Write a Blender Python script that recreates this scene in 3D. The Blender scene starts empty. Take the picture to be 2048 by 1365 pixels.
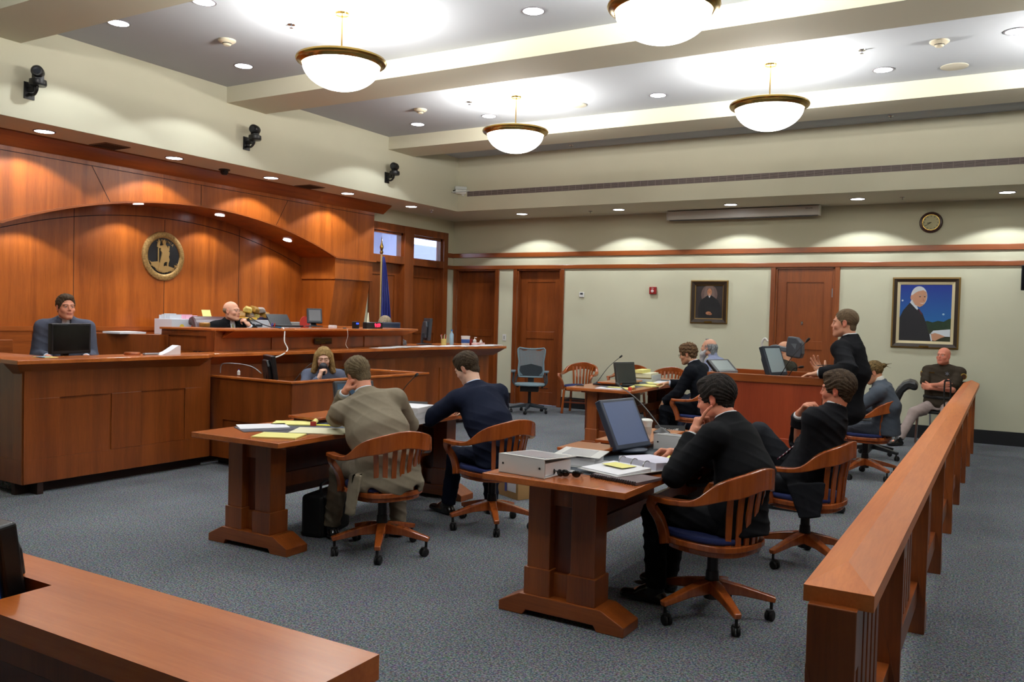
import bpy, bmesh, math, random
import numpy as np
from mathutils import Vector, Matrix
from math import sin, cos, pi, radians, sqrt
random.seed(7); rng=np.random.default_rng(7)
SC=bpy.context.scene; COL=SC.collection

# ---------------------------------------------------------------- materials
def lin(c):
    return tuple(((x/255)/12.92 if x/255<=.04045 else ((x/255+.055)/1.055)**2.4) for x in c)
MC={}
def mat(name,rgb,rough=.5,metal=0,bump=0,bscale=200,emit=None,es=1,var=0,vscale=6,spec=.5,coat=0,sheen=0,trans=0,ior=1.45,alpha=1):
    if name in MC: return MC[name]
    m=bpy.data.materials.new(name); m.use_nodes=True; nt=m.node_tree; b=nt.nodes['Principled BSDF']
    c=lin(rgb)+(1,)
    b.inputs['Base Color'].default_value=c; b.inputs['Roughness'].default_value=rough; b.inputs['Metallic'].default_value=metal
    b.inputs['Specular IOR Level'].default_value=spec; b.inputs['Coat Weight'].default_value=coat; b.inputs['Sheen Weight'].default_value=sheen
    b.inputs['Transmission Weight'].default_value=trans; b.inputs['IOR'].default_value=ior; b.inputs['Alpha'].default_value=alpha
    tc=nt.nodes.new('ShaderNodeTexCoord')
    if var:
        n=nt.nodes.new('ShaderNodeTexNoise'); n.inputs['Scale'].default_value=vscale; n.inputs['Detail'].default_value=5
        nt.links.new(tc.outputs['Object'],n.inputs['Vector'])
        mx=nt.nodes.new('ShaderNodeMix'); mx.data_type='RGBA'
        mx.inputs[6].default_value=tuple(x*(1-var) for x in c[:3])+(1,); mx.inputs[7].default_value=tuple(min(1,x*(1+var)) for x in c[:3])+(1,)
        nt.links.new(n.outputs['Fac'],mx.inputs[0]); nt.links.new(mx.outputs[2],b.inputs['Base Color'])
    if bump:
        n=nt.nodes.new('ShaderNodeTexNoise'); n.inputs['Scale'].default_value=bscale; n.inputs['Detail'].default_value=3
        nt.links.new(tc.outputs['Object'],n.inputs['Vector'])
        bp=nt.nodes.new('ShaderNodeBump'); bp.inputs['Strength'].default_value=bump; bp.inputs['Distance'].default_value=.002
        nt.links.new(n.outputs['Fac'],bp.inputs['Height']); nt.links.new(bp.outputs['Normal'],b.inputs['Normal'])
    if emit is not None:
        b.inputs['Emission Color'].default_value=lin(emit)+(1,); b.inputs['Emission Strength'].default_value=es
    MC[name]=m; return m
def wood(name,dark,light,axis='z',rough=.32,fine=1.0,coat=.25,big=1.0):
    """veneer with grain running along one axis"""
    if name in MC: return MC[name]
    m=bpy.data.materials.new(name); m.use_nodes=True; nt=m.node_tree; b=nt.nodes['Principled BSDF']; L=nt.links.new
    tc=nt.nodes.new('ShaderNodeTexCoord'); mp=nt.nodes.new('ShaderNodeMapping')
    s={'x':(.06,1,1),'y':(1,.06,1),'z':(1,1,.06)}[axis]; mp.inputs['Scale'].default_value=s; mp.inputs['Location'].default_value=(13.7,29.3,17.1)
    L(tc.outputs['Object'],mp.inputs['Vector'])
    n1=nt.nodes.new('ShaderNodeTexNoise'); n1.inputs['Scale'].default_value=90*fine; n1.inputs['Detail'].default_value=5; n1.inputs['Roughness'].default_value=.7
    n2=nt.nodes.new('ShaderNodeTexNoise'); n2.inputs['Scale'].default_value=7*big; n2.inputs['Detail'].default_value=3; n2.inputs['Distortion'].default_value=.6
    for n in (n1,n2): L(mp.outputs['Vector'],n.inputs['Vector'])
    ad=nt.nodes.new('ShaderNodeMath'); ad.operation='MULTIPLY_ADD'; ad.inputs[1].default_value=.45
    sb=nt.nodes.new('ShaderNodeMath'); sb.operation='MULTIPLY_ADD'; sb.inputs[1].default_value=.75; sb.inputs[2].default_value=-.1
    L(n2.outputs['Fac'],sb.inputs[0]); L(n1.outputs['Fac'],ad.inputs[0]); L(sb.outputs[0],ad.inputs[2])
    cr=nt.nodes.new('ShaderNodeValToRGB'); e=cr.color_ramp.elements
    e[0].position=.25; e[0].color=lin(dark)+(1,); e[1].position=.75; e[1].color=lin(light)+(1,)
    L(ad.outputs[0],cr.inputs[0]); L(cr.outputs[0],b.inputs['Base Color'])
    b.inputs['Roughness'].default_value=rough; b.inputs['Coat Weight'].default_value=coat; b.inputs['Coat Roughness'].default_value=.25
    MC[name]=m; return m

# ---------------------------------------------------------------- object helpers
def tag(o,label=None,cat=None,group=None,kind=None):
    if label: o['label']=label
    if cat: o['category']=cat
    if group: o['group']=group
    if kind: o['kind']=kind
    return o
def empty(name,loc=(0,0,0),rz=0,label=None,cat=None,group=None):
    o=bpy.data.objects.new(name,None); COL.objects.link(o); o.location=loc; o.rotation_euler=(0,0,rz); o.empty_display_size=.1
    return tag(o,label,cat,group)
def copy_tree(o,parent=None):
    c=o.copy(); COL.objects.link(c)
    if parent: c.parent=parent
    for ch in o.children: copy_tree(ch,c)
    return c
def rotm(a,ax='Z'): return Matrix.Rotation(a,3,ax)
class MB:
    def __init__(s): s.v=[]; s.f=[]; s.mi=[]; s.M=None; s.cm=0
    def add(s,vs,fs):
        n=len(s.v)
        for p in vs:
            p=Vector(p)
            if s.M is not None: p=s.M@p
            s.v.append(tuple(p))
        for f in fs: s.f.append(tuple(i+n for i in f)); s.mi.append(s.cm)
        return s
    def box(s,x0,x1,y0,y1,z0,z1):
        return s.add([(x,y,z) for x in (x0,x1) for y in (y0,y1) for z in (z0,z1)],[(0,1,3,2),(4,6,7,5),(0,4,5,1),(2,3,7,6),(0,2,6,4),(1,5,7,3)])
    def obox(s,c,sz,rz=0,R=None):
        R=R or rotm(rz); c=Vector(c)
        vs=[c+R@Vector((dx*sz[0]/2,dy*sz[1]/2,dz*sz[2]/2)) for dx in (-1,1) for dy in (-1,1) for dz in (-1,1)]
        return s.add(vs,[(0,1,3,2),(4,6,7,5),(0,4,5,1),(2,3,7,6),(0,2,6,4),(1,5,7,3)])
    def prism(s,poly,a,b,axis='z'):
        n=len(poly)
        f={'z':lambda p,h:(p[0],p[1],h),'x':lambda p,h:(h,p[0],p[1]),'y':lambda p,h:(p[0],h,p[1])}[axis]
        vs=[f(p,a) for p in poly]+[f(p,b) for p in poly]
        fs=[tuple(range(n))[::-1],tuple(range(n,2*n))]+[(i,(i+1)%n,n+(i+1)%n,n+i) for i in range(n)]
        return s.add(vs,fs)
    def hexa(s,vs): # 4 bottom (ccw) + 4 top
        return s.add(vs,[(3,2,1,0),(4,5,6,7),(0,1,5,4),(1,2,6,5),(2,3,7,6),(3,0,4,7)])
    def tube(s,pts,r,n=8,cap=True,sx=1,up=(0,0,1)):
        pts=[Vector(p) for p in pts]; m=len(pts); rs=r if isinstance(r,(list,tuple)) else [r]*m
        vs=[]; prev=None
        for i,p in enumerate(pts):
            t=(pts[min(i+1,m-1)]-pts[max(i-1,0)]).normalized()
            if prev is None:
                u=Vector(up); 
                if abs(t.dot(u))>.95: u=Vector((1,0,0))
                a=t.cross(u).normalized()
            else: a=(prev-t*prev.dot(t)).normalized()
            prev=a; b=t.cross(a)
            for k in range(n):
                q=2*pi*k/n; vs.append(p+a*cos(q)*rs[i]*sx+b*sin(q)*rs[i])
        fs=[(i*n+k,i*n+(k+1)%n,(i+1)*n+(k+1)%n,(i+1)*n+k) for i in range(m-1) for k in range(n)]
        if cap: fs+=[tuple(range(n))[::-1],tuple((m-1)*n+k for k in range(n))]
        return s.add(vs,fs)
    def sweep(s,pts,w,h,up=(0,0,1),cap=True):
        """rectangular section w (sideways) x h (along up); w,h may be lists"""
        pts=[Vector(p) for p in pts]; m=len(pts); up=Vector(up)
        W=w if isinstance(w,(list,tuple)) else [w]*m; H=h if isinstance(h,(list,tuple)) else [h]*m; vs=[]
        for i,p in enumerate(pts):
            t=(pts[min(i+1,m-1)]-pts[max(i-1,0)]).normalized(); a=t.cross(up).normalized(); b=a.cross(t).normalized()
            for (q,e) in ((-1,-1),(1,-1),(1,1),(-1,1)): vs.append(p+a*q*W[i]/2+b*e*H[i]/2)
        fs=[(i*4+k,i*4+(k+1)%4,(i+1)*4+(k+1)%4,(i+1)*4+k) for i in range(m-1) for k in range(4)]
        if cap: fs+=[(3,2,1,0),tuple((m-1)*4+k for k in range(4))]
        return s.add(vs,fs)
    def lathe(s,prof,c=(0,0,0),n=24,R=None):
        c=Vector(c); m=len(prof); vs=[]
        for r,z in prof:
            for k in range(n):
                q=2*pi*k/n; p=Vector((r*cos(q),r*sin(q),z)); vs.append(c+(R@p if R else p))
        fs=[(i*n+k,i*n+(k+1)%n,(i+1)*n+(k+1)%n,(i+1)*n+k) for i in range(m-1) for k in range(n)]
        cl=(abs(prof[0][0]-prof[-1][0])+abs(prof[0][1]-prof[-1][1])<1e-6) or (m==2)
        if prof[0][0]>1e-4 and not cl: fs.append(tuple(range(n))[::-1])
        if prof[-1][0]>1e-4 and not cl: fs.append(tuple((m-1)*n+k for k in range(n)))
        return s.add(vs,fs)
    def ball(s,c,r,n=12,m=8,sc=(1,1,1),R=None):
        return s.lathe2([(sin(pi*i/m)*r,-cos(pi*i/m)*r) for i in range(m+1)],c,n,sc,R)
    def lathe2(s,prof,c,n,sc,R=None):
        M0=s.M; T=Matrix.Translation(c)@(R.to_4x4() if R else Matrix.Identity(4))@Matrix.Diagonal((*sc,1)); s.M=(M0@T) if M0 is not None else T
        s.lathe(prof,(0,0,0),n); s.M=M0; return s
    def build(s,name,m,parent=None,smooth=False,bevel=0,seg=2,ang=35):
        me=bpy.data.meshes.new(name); me.from_pydata(s.v,[],s.f)
        ms=m if isinstance(m,(list,tuple)) else [m]
        for q in ms: me.materials.append(q)
        if len(ms)>1: me.polygons.foreach_set('material_index',s.mi)
        bm=bmesh.new(); bm.from_mesh(me); bmesh.ops.remove_doubles(bm,verts=bm.verts,dist=1e-5)
        bmesh.ops.recalc_face_normals(bm,faces=bm.faces)
        if smooth:
            for f in bm.faces: f.smooth=True
            for e in bm.edges:
                if len(e.link_faces)==2 and e.calc_face_angle(0)>radians(ang): e.smooth=False
        bm.to_mesh(me); bm.free(); me.update()
        o=bpy.data.objects.new(name,me); COL.objects.link(o)
        if parent is not None: o.parent=parent
        if bevel:
            b=o.modifiers.new('bevel','BEVEL'); b.width=bevel; b.segments=seg; b.limit_method='ANGLE'; b.angle_limit=radians(40); b.harden_normals=False
        return o
def bx(name,x0,x1,y0,y1,z0,z1,m,parent=None,bevel=0): return MB().box(x0,x1,y0,y1,z0,z1).build(name,m,parent,bevel=bevel)
def text(name,body,size,m,parent,loc,rot,ext=.001,font_w=1,align='CENTER'):
    cu=bpy.data.curves.new(name,'FONT'); cu.body=body; cu.size=size; cu.extrude=ext; cu.align_x=align; cu.align_y='CENTER'
    o=bpy.data.objects.new(name,cu); COL.objects.link(o); dg=bpy.context.evaluated_depsgraph_get(); me=bpy.data.meshes.new_from_object(o.evaluated_get(dg)); bpy.data.objects.remove(o)
    me.materials.clear(); me.materials.append(m); o=bpy.data.objects.new(name,me); COL.objects.link(o)
    o.parent=parent; o.location=loc; o.rotation_euler=rot; o.scale=(font_w,1,1)
    return o
def arc(cx,cy,r,a0,a1,n,z=None):
    P=[(cx+r*cos(a0+(a1-a0)*i/n),cy+r*sin(a0+(a1-a0)*i/n)) for i in range(n+1)]
    return P if z is None else [(x,y,z) for x,y in P]
def spline(P,n=8):
    """catmull-rom through points"""
    P=[Vector(p) for p in P]; out=[]
    for i in range(len(P)-1):
        a=P[max(i-1,0)];b=P[i];c=P[i+1];d=P[min(i+2,len(P)-1)]
        for k in range(n):
            t=k/n; out.append(.5*((2*b)+(c-a)*t+(2*a-5*b+4*c-d)*t*t+(3*b-a-3*c+d)*t**3))
    out.append(P[-1]); return out
# ---------------------------------------------------------------- camera, materials
CZ=1.6
yaw,pit,rol=-0.52798589,-0.02968786,0.02524055
fwv=Vector((sin(yaw)*cos(pit),cos(yaw)*cos(pit),sin(pit))); r0=Vector((cos(yaw),-sin(yaw),0)); u0=r0.cross(fwv)
rv=r0*cos(rol)+u0*sin(rol); uv=-r0*sin(rol)+u0*cos(rol)
cd=bpy.data.cameras.new('camera'); cam=bpy.data.objects.new('camera',cd); COL.objects.link(cam); SC.camera=cam
M3=Matrix((rv,uv,-fwv)).transposed(); cam.matrix_world=Matrix.Translation((0,0,CZ))@M3.to_4x4()
cd.sensor_width=36; cd.lens=1694.597/2048*36; cd.clip_start=.05; cd.clip_end=200

WP=wood('cherry_panel',(116,52,12),(184,98,32),'z',rough=.3)
WF=wood('cherry_front',(96,42,12),(150,78,28),'z',rough=.34)
WX=wood('cherry_rail_x',(104,46,14),(160,84,32),'x',rough=.3)
WY=wood('cherry_rail_y',(112,50,14),(172,92,34),'y',rough=.3)
WT=wood('cherry_top',(140,66,24),(192,106,46),'y',rough=.24,coat=.4)
WTX=wood('cherry_top_x',(156,76,24),(204,116,48),'x',rough=.26,coat=.4)
WD=wood('cherry_dark',(76,30,12),(112,50,22),'z',rough=.35)
WC=wood('chair_wood',(124,54,18),(178,92,36),'z',rough=.22,coat=.6,big=2)
GV=mat('groove',(38,14,8),rough=.7)
BLK=mat('black_plastic',(20,21,24),rough=.35); BLR=mat('black_rubber',(16,16,17),rough=.6); DGP=mat('dark_grey_plastic',(52,56,62),rough=.4)
SIL=mat('silver_plastic',(150,155,160),rough=.35,metal=.3); CHR=mat('chrome',(200,200,205),rough=.18,metal=1); BRS=mat('brass',(165,135,70),rough=.22,metal=1)
WHT=mat('white_plastic',(225,225,220),rough=.4); PAP=mat('white_paper',(228,228,232),rough=.8); YEL=mat('yellow_paper',(232,226,140),rough=.8); CRM=mat('cream_paper',(234,230,196),rough=.8)
def wallmat(name,rgb,bump=.25):
    m=mat(name,rgb,rough=.9,var=.03,vscale=3); nt=m.node_tree
    tc=nt.nodes.new('ShaderNodeTexCoord'); mp=nt.nodes.new('ShaderNodeMapping'); mp.inputs['Scale'].default_value=(260,260,120); n=nt.nodes.new('ShaderNodeTexNoise'); n.inputs['Scale'].default_value=1; n.inputs['Detail'].default_value=2
    bp=nt.nodes.new('ShaderNodeBump'); bp.inputs['Strength'].default_value=bump; bp.inputs['Distance'].default_value=.001
    nt.links.new(tc.outputs['Object'],mp.inputs['Vector']); nt.links.new(mp.outputs[0],n.inputs['Vector']); nt.links.new(n.outputs['Fac'],bp.inputs['Height']); nt.links.new(bp.outputs[0],nt.nodes['Principled BSDF'].inputs['Normal']); return m
WALL=wallmat('wall_fabric',(204,202,176)); UPW=wallmat('upper_plaster',(206,204,182),.1); CEI=mat('ceiling_grey',(172,178,186),rough=.9); BEAM=mat('beam_cream',(205,202,182),rough=.85)
def carpet():
    m=mat('carpet',(88,96,106),rough=.95,spec=.1); nt=m.node_tree; L=nt.links.new; b=nt.nodes['Principled BSDF']; tc=nt.nodes.new('ShaderNodeTexCoord')
    n=nt.nodes.new('ShaderNodeTexNoise'); n.inputs['Scale'].default_value=95; n.inputs['Detail'].default_value=4; n.inputs['Roughness'].default_value=.8
    v=nt.nodes.new('ShaderNodeTexVoronoi'); v.inputs['Scale'].default_value=95; n2=nt.nodes.new('ShaderNodeTexNoise'); n2.inputs['Scale'].default_value=1.1; n2.inputs['Detail'].default_value=4
    for q in(n,v,n2): L(tc.outputs['Object'],q.inputs['Vector'])
    cr=nt.nodes.new('ShaderNodeValToRGB'); e=cr.color_ramp.elements; e[0].position=.40; e[0].color=lin((36,44,54))+(1,); e[1].position=.60; e[1].color=lin((150,151,150))+(1,); x=e.new(.5); x.color=lin((86,94,102))+(1,)
    L(n.outputs['Fac'],cr.inputs[0]); mx=nt.nodes.new('ShaderNodeMix'); mx.data_type='RGBA'; mx.inputs[0].default_value=.08; L(cr.outputs[0],mx.inputs[6]); L(v.outputs['Color'],mx.inputs[7])
    m2=nt.nodes.new('ShaderNodeMix'); m2.data_type='RGBA'; m2.blend_type='MULTIPLY'; m2.inputs[0].default_value=1; c2=nt.nodes.new('ShaderNodeValToRGB'); c2.color_ramp.elements[0].position=.35; c2.color_ramp.elements[0].color=(.82,.82,.84,1); c2.color_ramp.elements[1].position=.6; c2.color_ramp.elements[1].color=(1,1,1,1)
    L(n2.outputs['Fac'],c2.inputs[0]); L(mx.outputs[2],m2.inputs[6]); L(c2.outputs[0],m2.inputs[7]); L(m2.outputs[2],b.inputs['Base Color'])
    bp=nt.nodes.new('ShaderNodeBump'); bp.inputs['Strength'].default_value=.6; bp.inputs['Distance'].default_value=.006; L(n.outputs['Fac'],bp.inputs['Height']); L(bp.outputs[0],b.inputs['Normal']); return m
CARP=carpet()
def S(name,mb,m,parent=None,bevel=0,smooth=False):
    o=mb.build(name,m,parent,bevel=bevel,smooth=smooth)
    if parent is None: o['kind']='structure'
    return o
XL,YB,XR,YF=-9.14,13.37,5.6,-4.2; ZS,ZT=3.36,4.26; XI,YI=-8.18,12.06
S('floor',MB().box(-10.2,XR,YF,YB+.4,-.12,0),CARP)
# ceiling with the lower perimeter soffit
S('ceiling',MB().box(-10.2,XR+.2,YF-.2,YB+.3,ZT,ZT+.12),CEI)
S('ceiling_soffit',MB().box(-10.2,XI-.12,YF,YB+.2,ZS,ZS+.10).box(XI-.12,XR,YI+.12,YB+.2,ZS,ZS+.10),BEAM)
S('wall_left_upper',MB().box(XI-.12,XI,YF,YI+.12,ZS,ZT),UPW)
S('wall_back_upper',MB().box(XI,XR,YI,YI+.12,ZS,ZT),UPW)
for i,y in enumerate((4.01,7.09,10.17,.93,-2.15)): S('trim_%d'%(i+1),MB().box(XI,XR,y,y+.62,4.07,ZT),BEAM)
# back wall with three door openings, right and front walls
wb=MB()
D1=(-9.04,-8.17); D2=(-7.72,-6.83); D3=(-3.11,-2.24); ZH=2.45
xs=[XL-.2,D1[0],D1[1],D2[0],D2[1],D3[0],D3[1],XR]
for a,b in zip(xs[0::2],xs[1::2]): wb.box(a,b,YB,YB+.2,0,ZH)
wb.box(XL-.2,XR,YB,YB+.2,ZH,ZS+.1)
S('wall_back',wb,WALL)
S('wall_right',MB().box(XR,XR+.2,YF,YB+.2,0,ZT+.1),WALL); S('wall_front',MB().box(-10.2,XR+.2,YF-.2,YF,0,ZT+.1),WALL)
def panel_door(n,x0,x1,rec,y=YB,hinge=None):
    cw=.07; fr=MB()
    fr.box(x0-cw,x0,y-.025,y+.18,0,ZH+.0).box(x1,x1+cw,y-.025,y+.18,0,ZH+.0)
    fr.box(x0,x0+.03,y,y+.18,0,ZH).box(x1-.03,x1,y,y+.18,0,ZH).box(x0,x1,y,y+.18,ZH-.03,ZH)
    d=S('door_%d'%n,fr,WF,bevel=.004)
    yy=y+rec; a,b=x0+.03,x1-.03; st=.13
    lf=MB().box(a,b,yy+.012,yy+.05,.01,ZH-.03)
    for q0,q1 in((a,a+st),(b-st,b)): lf.box(q0,q1,yy,yy+.013,.01,ZH-.03)
    for z0,z1 in((.01,.24),(1.20,1.33),(ZH-.03-.2,ZH-.03)): lf.box(a+st,b-st,yy,yy+.013,z0,z1)
    S('door_leaf',lf,WF,d,bevel=.003)
    return d,yy,a,b
door1=panel_door(1,D1[0],D1[1],.14)
d2,yy,a,b=panel_door(2,D2[0],D2[1],.10)
hd=MB(); hd.tube([(a+.07,yy,1.0),(a+.07,yy-.05,1.0),(a+.16,yy-.05,1.0)],.009,8); hd.lathe([(.025,0),(.025,.008),(0,.01)],(a+.07,yy,1.0),12,rotm(pi/2,'X')); S('door_handle',hd,CHR,d2,smooth=True)
d3,yy,a,b=panel_door(3,D3[0],D3[1],.02)
S('hinge',MB().box(b-.012,b+.03,yy-.012,yy+.002,2.0,2.13),SIL,d3)
S('coat_hook',MB().tube([(-2.70,yy,1.60),(-2.70,yy-.03,1.60),(-2.70,yy-.045,1.57)],.006,6).obox((-2.70,yy-.004,1.6),(.03,.006,.05)),CHR,d3)
S('trim_6',MB().box(XL,XR,YB-.03,YB,2.452,2.52).box(XL,XL+.03,13.16,YB,2.452,2.52),WX,bevel=.004)
S('trim_7',MB().box(XL,XR,YB-.03,YB,2.67,2.75).box(XL,XL+.03,13.16,YB,2.67,2.75),WX,bevel=.004)
bb=MB()
for x0,x1 in((D1[1]+.07,D2[0]-.07),(D2[1]+.07,D3[0]-.07),(D3[1]+.07,XR)): bb.box(x0,x1,YB-.015,YB,0,.19)
S('baseboard_back',bb,mat('baseboard',(24,25,28),rough=.5))
ya_=3.95
# left wall stretch with clerestory windows and doors beneath
S('wall_left',MB().box(XL-.2,XL,YF,ya_,0,ZS+.1).box(XL-.2,XL,13.16,YB+.2,0,ZS+.1).box(XL-.2,XL,10.6,13.16,3.12,ZS+.1).box(XL-.2,XL,10.3,10.97,0,3.12),WALL)
wf=MB(); y0,y1,y2,y3=10.97,11.80,12.12,13.14
F=XL+.03; Bk=XL-.16
wf.box(Bk,F,y0-.06,y0,0,3.12).box(Bk,F,11.84,12.10,0,3.12).box(Bk,F,13.03,13.16,0,3.12)
for q0,q1 in((y0,11.84),(12.10,13.03)): wf.box(Bk,F-.004,q0,q1,2.99,3.12).box(Bk,F-.004,q0,q1,2.45,2.58)
w1=S('window_1',wf,WF,bevel=.005)
S('sash',MB().box(XL-.10,XL-.02,10.97,11.84,2.95,2.99).box(XL-.10,XL-.02,11.79,11.84,2.58,2.99).box(XL-.10,XL-.02,12.10,13.03,2.95,2.99).box(XL-.10,XL-.02,12.98,13.03,2.58,2.99),WF,w1)
gm=mat('window_glass',(235,240,245),rough=.02,trans=1,ior=1.45)
S('pane',MB().box(XL-.14,XL-.134,10.95,11.86,2.56,3.0),gm,w1); S('pane',MB().box(XL-.14,XL-.134,12.08,13.06,2.56,3.0),gm,w1)
for n,(a,b) in enumerate(((10.97,11.84),(12.10,13.03))):
    dl=MB().box(XL-.14,XL-.10,a,b,0,2.45)
    for q0,q1 in((a,a+.13),(b-.13,b)): dl.box(XL-.10,XL-.085,q0,q1,0,2.45)
    for z0,z1 in((0,.24),(1.24,1.37),(2.25,2.45)): dl.box(XL-.10,XL-.085,a+.13,b-.13,z0,z1)
    S('door_%d'%(4+n),dl,WF,bevel=.003)
# outside the windows: a pale parapet wall under daylight
S('wall_outside',MB().box(-14,-13,9,24,0,3.35).box(-11.3,-10.9,13.4,13.9,0,4.6).box(-12.6,-9.6,9,22,3.72,3.9),mat('outside_render',(150,155,180),rough=.9))
# ---------------------------------------------------------------- judge's wall: panelled front with an arched recess
XF,XB=-8.95,-9.65; cy0,Rr,zc0=7.38,6.94,2.9-6.94
arcp=[(cy0+Rr*sin(t),zc0+Rr*cos(t)) for t in [(-1+2*i/28)*math.asin(2.51/Rr) for i in range(29)]]
ya,yb=3.95,10.80; zm=2.43
def strip(mb,x0,x1,lo,hi):  # face between the arch and the top
    pass
fp=MB()
top=ZS
fp.prism([(ya,zm),(arcp[0][0],zm)]+arcp[1:-1]+[(arcp[-1][0],zm),(yb,zm),(yb,top),(ya,top)],XB-.05,XF,'x')
fp.prism([(ya,2.10),(4.87,2.10),(4.87,zm),(ya,zm)],XB-.05,XF,'x').prism([(9.89,2.10),(yb-.02,2.10),(yb-.02,zm),(9.89,zm)],XB-.05,XF+.0,'x')
for q0,q1 in((ya,4.84),(9.92,yb-.06)): fp.hexa([(XB-.05,q0,0),(XF-.16,q0,0),(XF-.16,q1,0),(XB-.05,q1,0),(XB-.05,q0,1.2),(XF-.16,q0,1.2),(XF-.16,q1,1.2),(XB-.05,q1,1.2)]).hexa([(XB-.05,q0,1.2),(XF-.16,q0,1.2),(XF-.16,q1,1.2),(XB-.05,q1,1.2),(XB-.05,q0,2.10),(XF-.02,q0,2.10),(XF-.02,q1,2.10),(XB-.05,q1,2.10)])
fp.cm=1
g=.004
def seam(a,b,x=XF,w=.007):
    a=Vector((x,a[0],a[1]));b=Vector((x,b[0],b[1])); fp.sweep([a,b],w,.003,up=(1,0,0))
seam((ya,3.17),(yb,3.17)); seam((5.87,3.17),(6.10,2.79)); seam((7.37,3.17),(7.37,2.9)); seam((8.88,3.17),(8.66,2.79)); seam((4.87,2.10),(ya,2.10)); seam((9.89,2.10),(yb-.02,2.10))
S('wall_left_panelling',fp,[WP,GV])
rc=MB().box(XB-.15,XB,ya,yb,0,3.2); rc.cm=1
for y in (4.85,6.11,7.37,8.63): rc.sweep([(XB,y,1.33),(XB,y,2.75)],.007,.003,up=(1,0,0))
ar2=[(XB,cy0+(Rr-.02)*sin(t),zc0-.13+Rr*cos(t)) for t in [(-1+2*i/24)*math.asin(2.51/Rr) for i in range(25)]]; rc.sweep(ar2,.009,.004,up=(1,0,0))
S('wall_left_recess',rc,[WP,GV])
S('trim_8',MB().sweep([(XF-.0,y,z) for y,z in arcp],.05,.022,up=(0,.0,1)).box(XF-.02,XF+.03,9.87,yb+.04,zm-.012,zm+.012).box(XF-.02,XF+.03,ya,4.89,zm-.012,zm+.012),WY,smooth=False)
S('trim_9',MB().prism([(XF,3.22),(XF+.17,3.345),(XF+.17,ZS),(XF,ZS)],ya-.2,yb+.23,'y'),WY)
S('wainscot_cap',MB().box(XB,XB+.03,4.87,9.89,1.29,1.34).box(XB,XB+.02,4.87,9.89,.4,1.29),WY)
# platform under the bench
S('bench_platform',MB().box(XB,-7.25,4.1,10.85,0,.32).box(XB,-7.9,6.3,10.6,.32,.46),CARP)

# ---------------------------------------------------------------- lights
def L_(kind,loc,e,col=(1,.93,.82),**k):
    l=bpy.data.lights.new('light',kind); l.energy=e; l.color=col
    for a,b in k.items(): setattr(l,a,b)
    o=bpy.data.objects.new('light',l); COL.objects.link(o); o.location=loc; return o
DL0=None
CAN=mat('can_white',(235,236,240),rough=.5); LENS=mat('lamp_lens',(255,255,255),emit=(245,246,255),es=9)
def downlight(x,y,z,label,group,e,size=radians(124),col=(.93,.97,1.0),r=.105,m=WHT,blend=.12):
    global DL0
    if DL0 is None:
        root=empty('downlight',(x,y,z)); MB().lathe([(r,-.006),(r,0),(r-.012,0),(r-.014,-.006),(r,-.006)],(0,0,0),28).build('trim_ring',mat('ring_grey',(120,118,125),rough=.4),root,smooth=True)
        MB().lathe([(r-.014,-.0045),(0,-.0045)],(0,0,0),28).build('lens',LENS,root); DL0=root
    else: root=copy_tree(DL0); root.location=(x,y,z)
    root.name='downlight'; tag(root,label,'ceiling light',group)
    l=L_('SPOT',(x,y,z-.03),e,col,spot_size=size,spot_blend=blend,shadow_soft_size=.05); l.name='downlight_beam'; return root
EC,ES=44,56
for k,(x,y,lb) in enumerate([(-6.12,5.04,'recessed downlight at the top edge of the picture, left of the hanging lamps'),(-7.31,5.05,'recessed downlight near the top left corner, partly cut by a ceiling beam'),(-7.31,6.56,'recessed downlight above the cream wall, right of the round smoke detector'),(-6.06,6.53,'recessed downlight peeping over the rim of the left hanging bowl lamp'),
    (-3.66,6.50,'recessed downlight between the two nearest hanging bowl lamps'),(-6.07,9.65,'recessed downlight left of the small far hanging bowl lamp'),(-7.25,9.65,'recessed downlight beneath the far smoke detector on the left'),(-3.67,9.58,'recessed downlight between the two far hanging bowl lamps'),
    (-1.21,9.60,'recessed downlight right of the far right hanging bowl lamp'),(-.02,8.85,'recessed downlight cut by the right edge of the picture')]):
    downlight(x,y,ZT,lb,'recessed downlights in the grey ceiling',EC)
for x,y in ((-6.1,3.4),(-1.6,2.0),(1.2,6.5)): downlight(x,y,ZT,'recessed downlight in the ceiling behind the camera','recessed downlights behind the camera',EC*1.6)
for y,lb in ((5.08,'recessed downlight under the soffit at the far left edge of the picture'),(6.64,'second downlight of the soffit row over the arch, right of the dark vent'),(8.16,'third downlight of the soffit row over the arch, right of the dome camera'),(9.68,'fourth downlight of the soffit row, right of the second vent'),(11.24,'downlight in the pale soffit just right of the wooden crown')):
    downlight(-8.54,y,ZS,lb,'downlights in the soffit over the bench wall',ES,m=WHT)
for x,lb in ((-7.28,'left-most downlight of the soffit along the portrait wall'),(-5.48,'second downlight of the portrait wall soffit, left of the projection screen'),(-3.66,'downlight in the soffit just above the projection screen case'),(-1.87,'downlight in the soffit right of the projection screen, left of the clock'),(-.06,'downlight in the soffit right of the wall clock')):
    downlight(x,12.71,ZS,lb,'downlights in the soffit over the portrait wall',ES)

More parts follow.
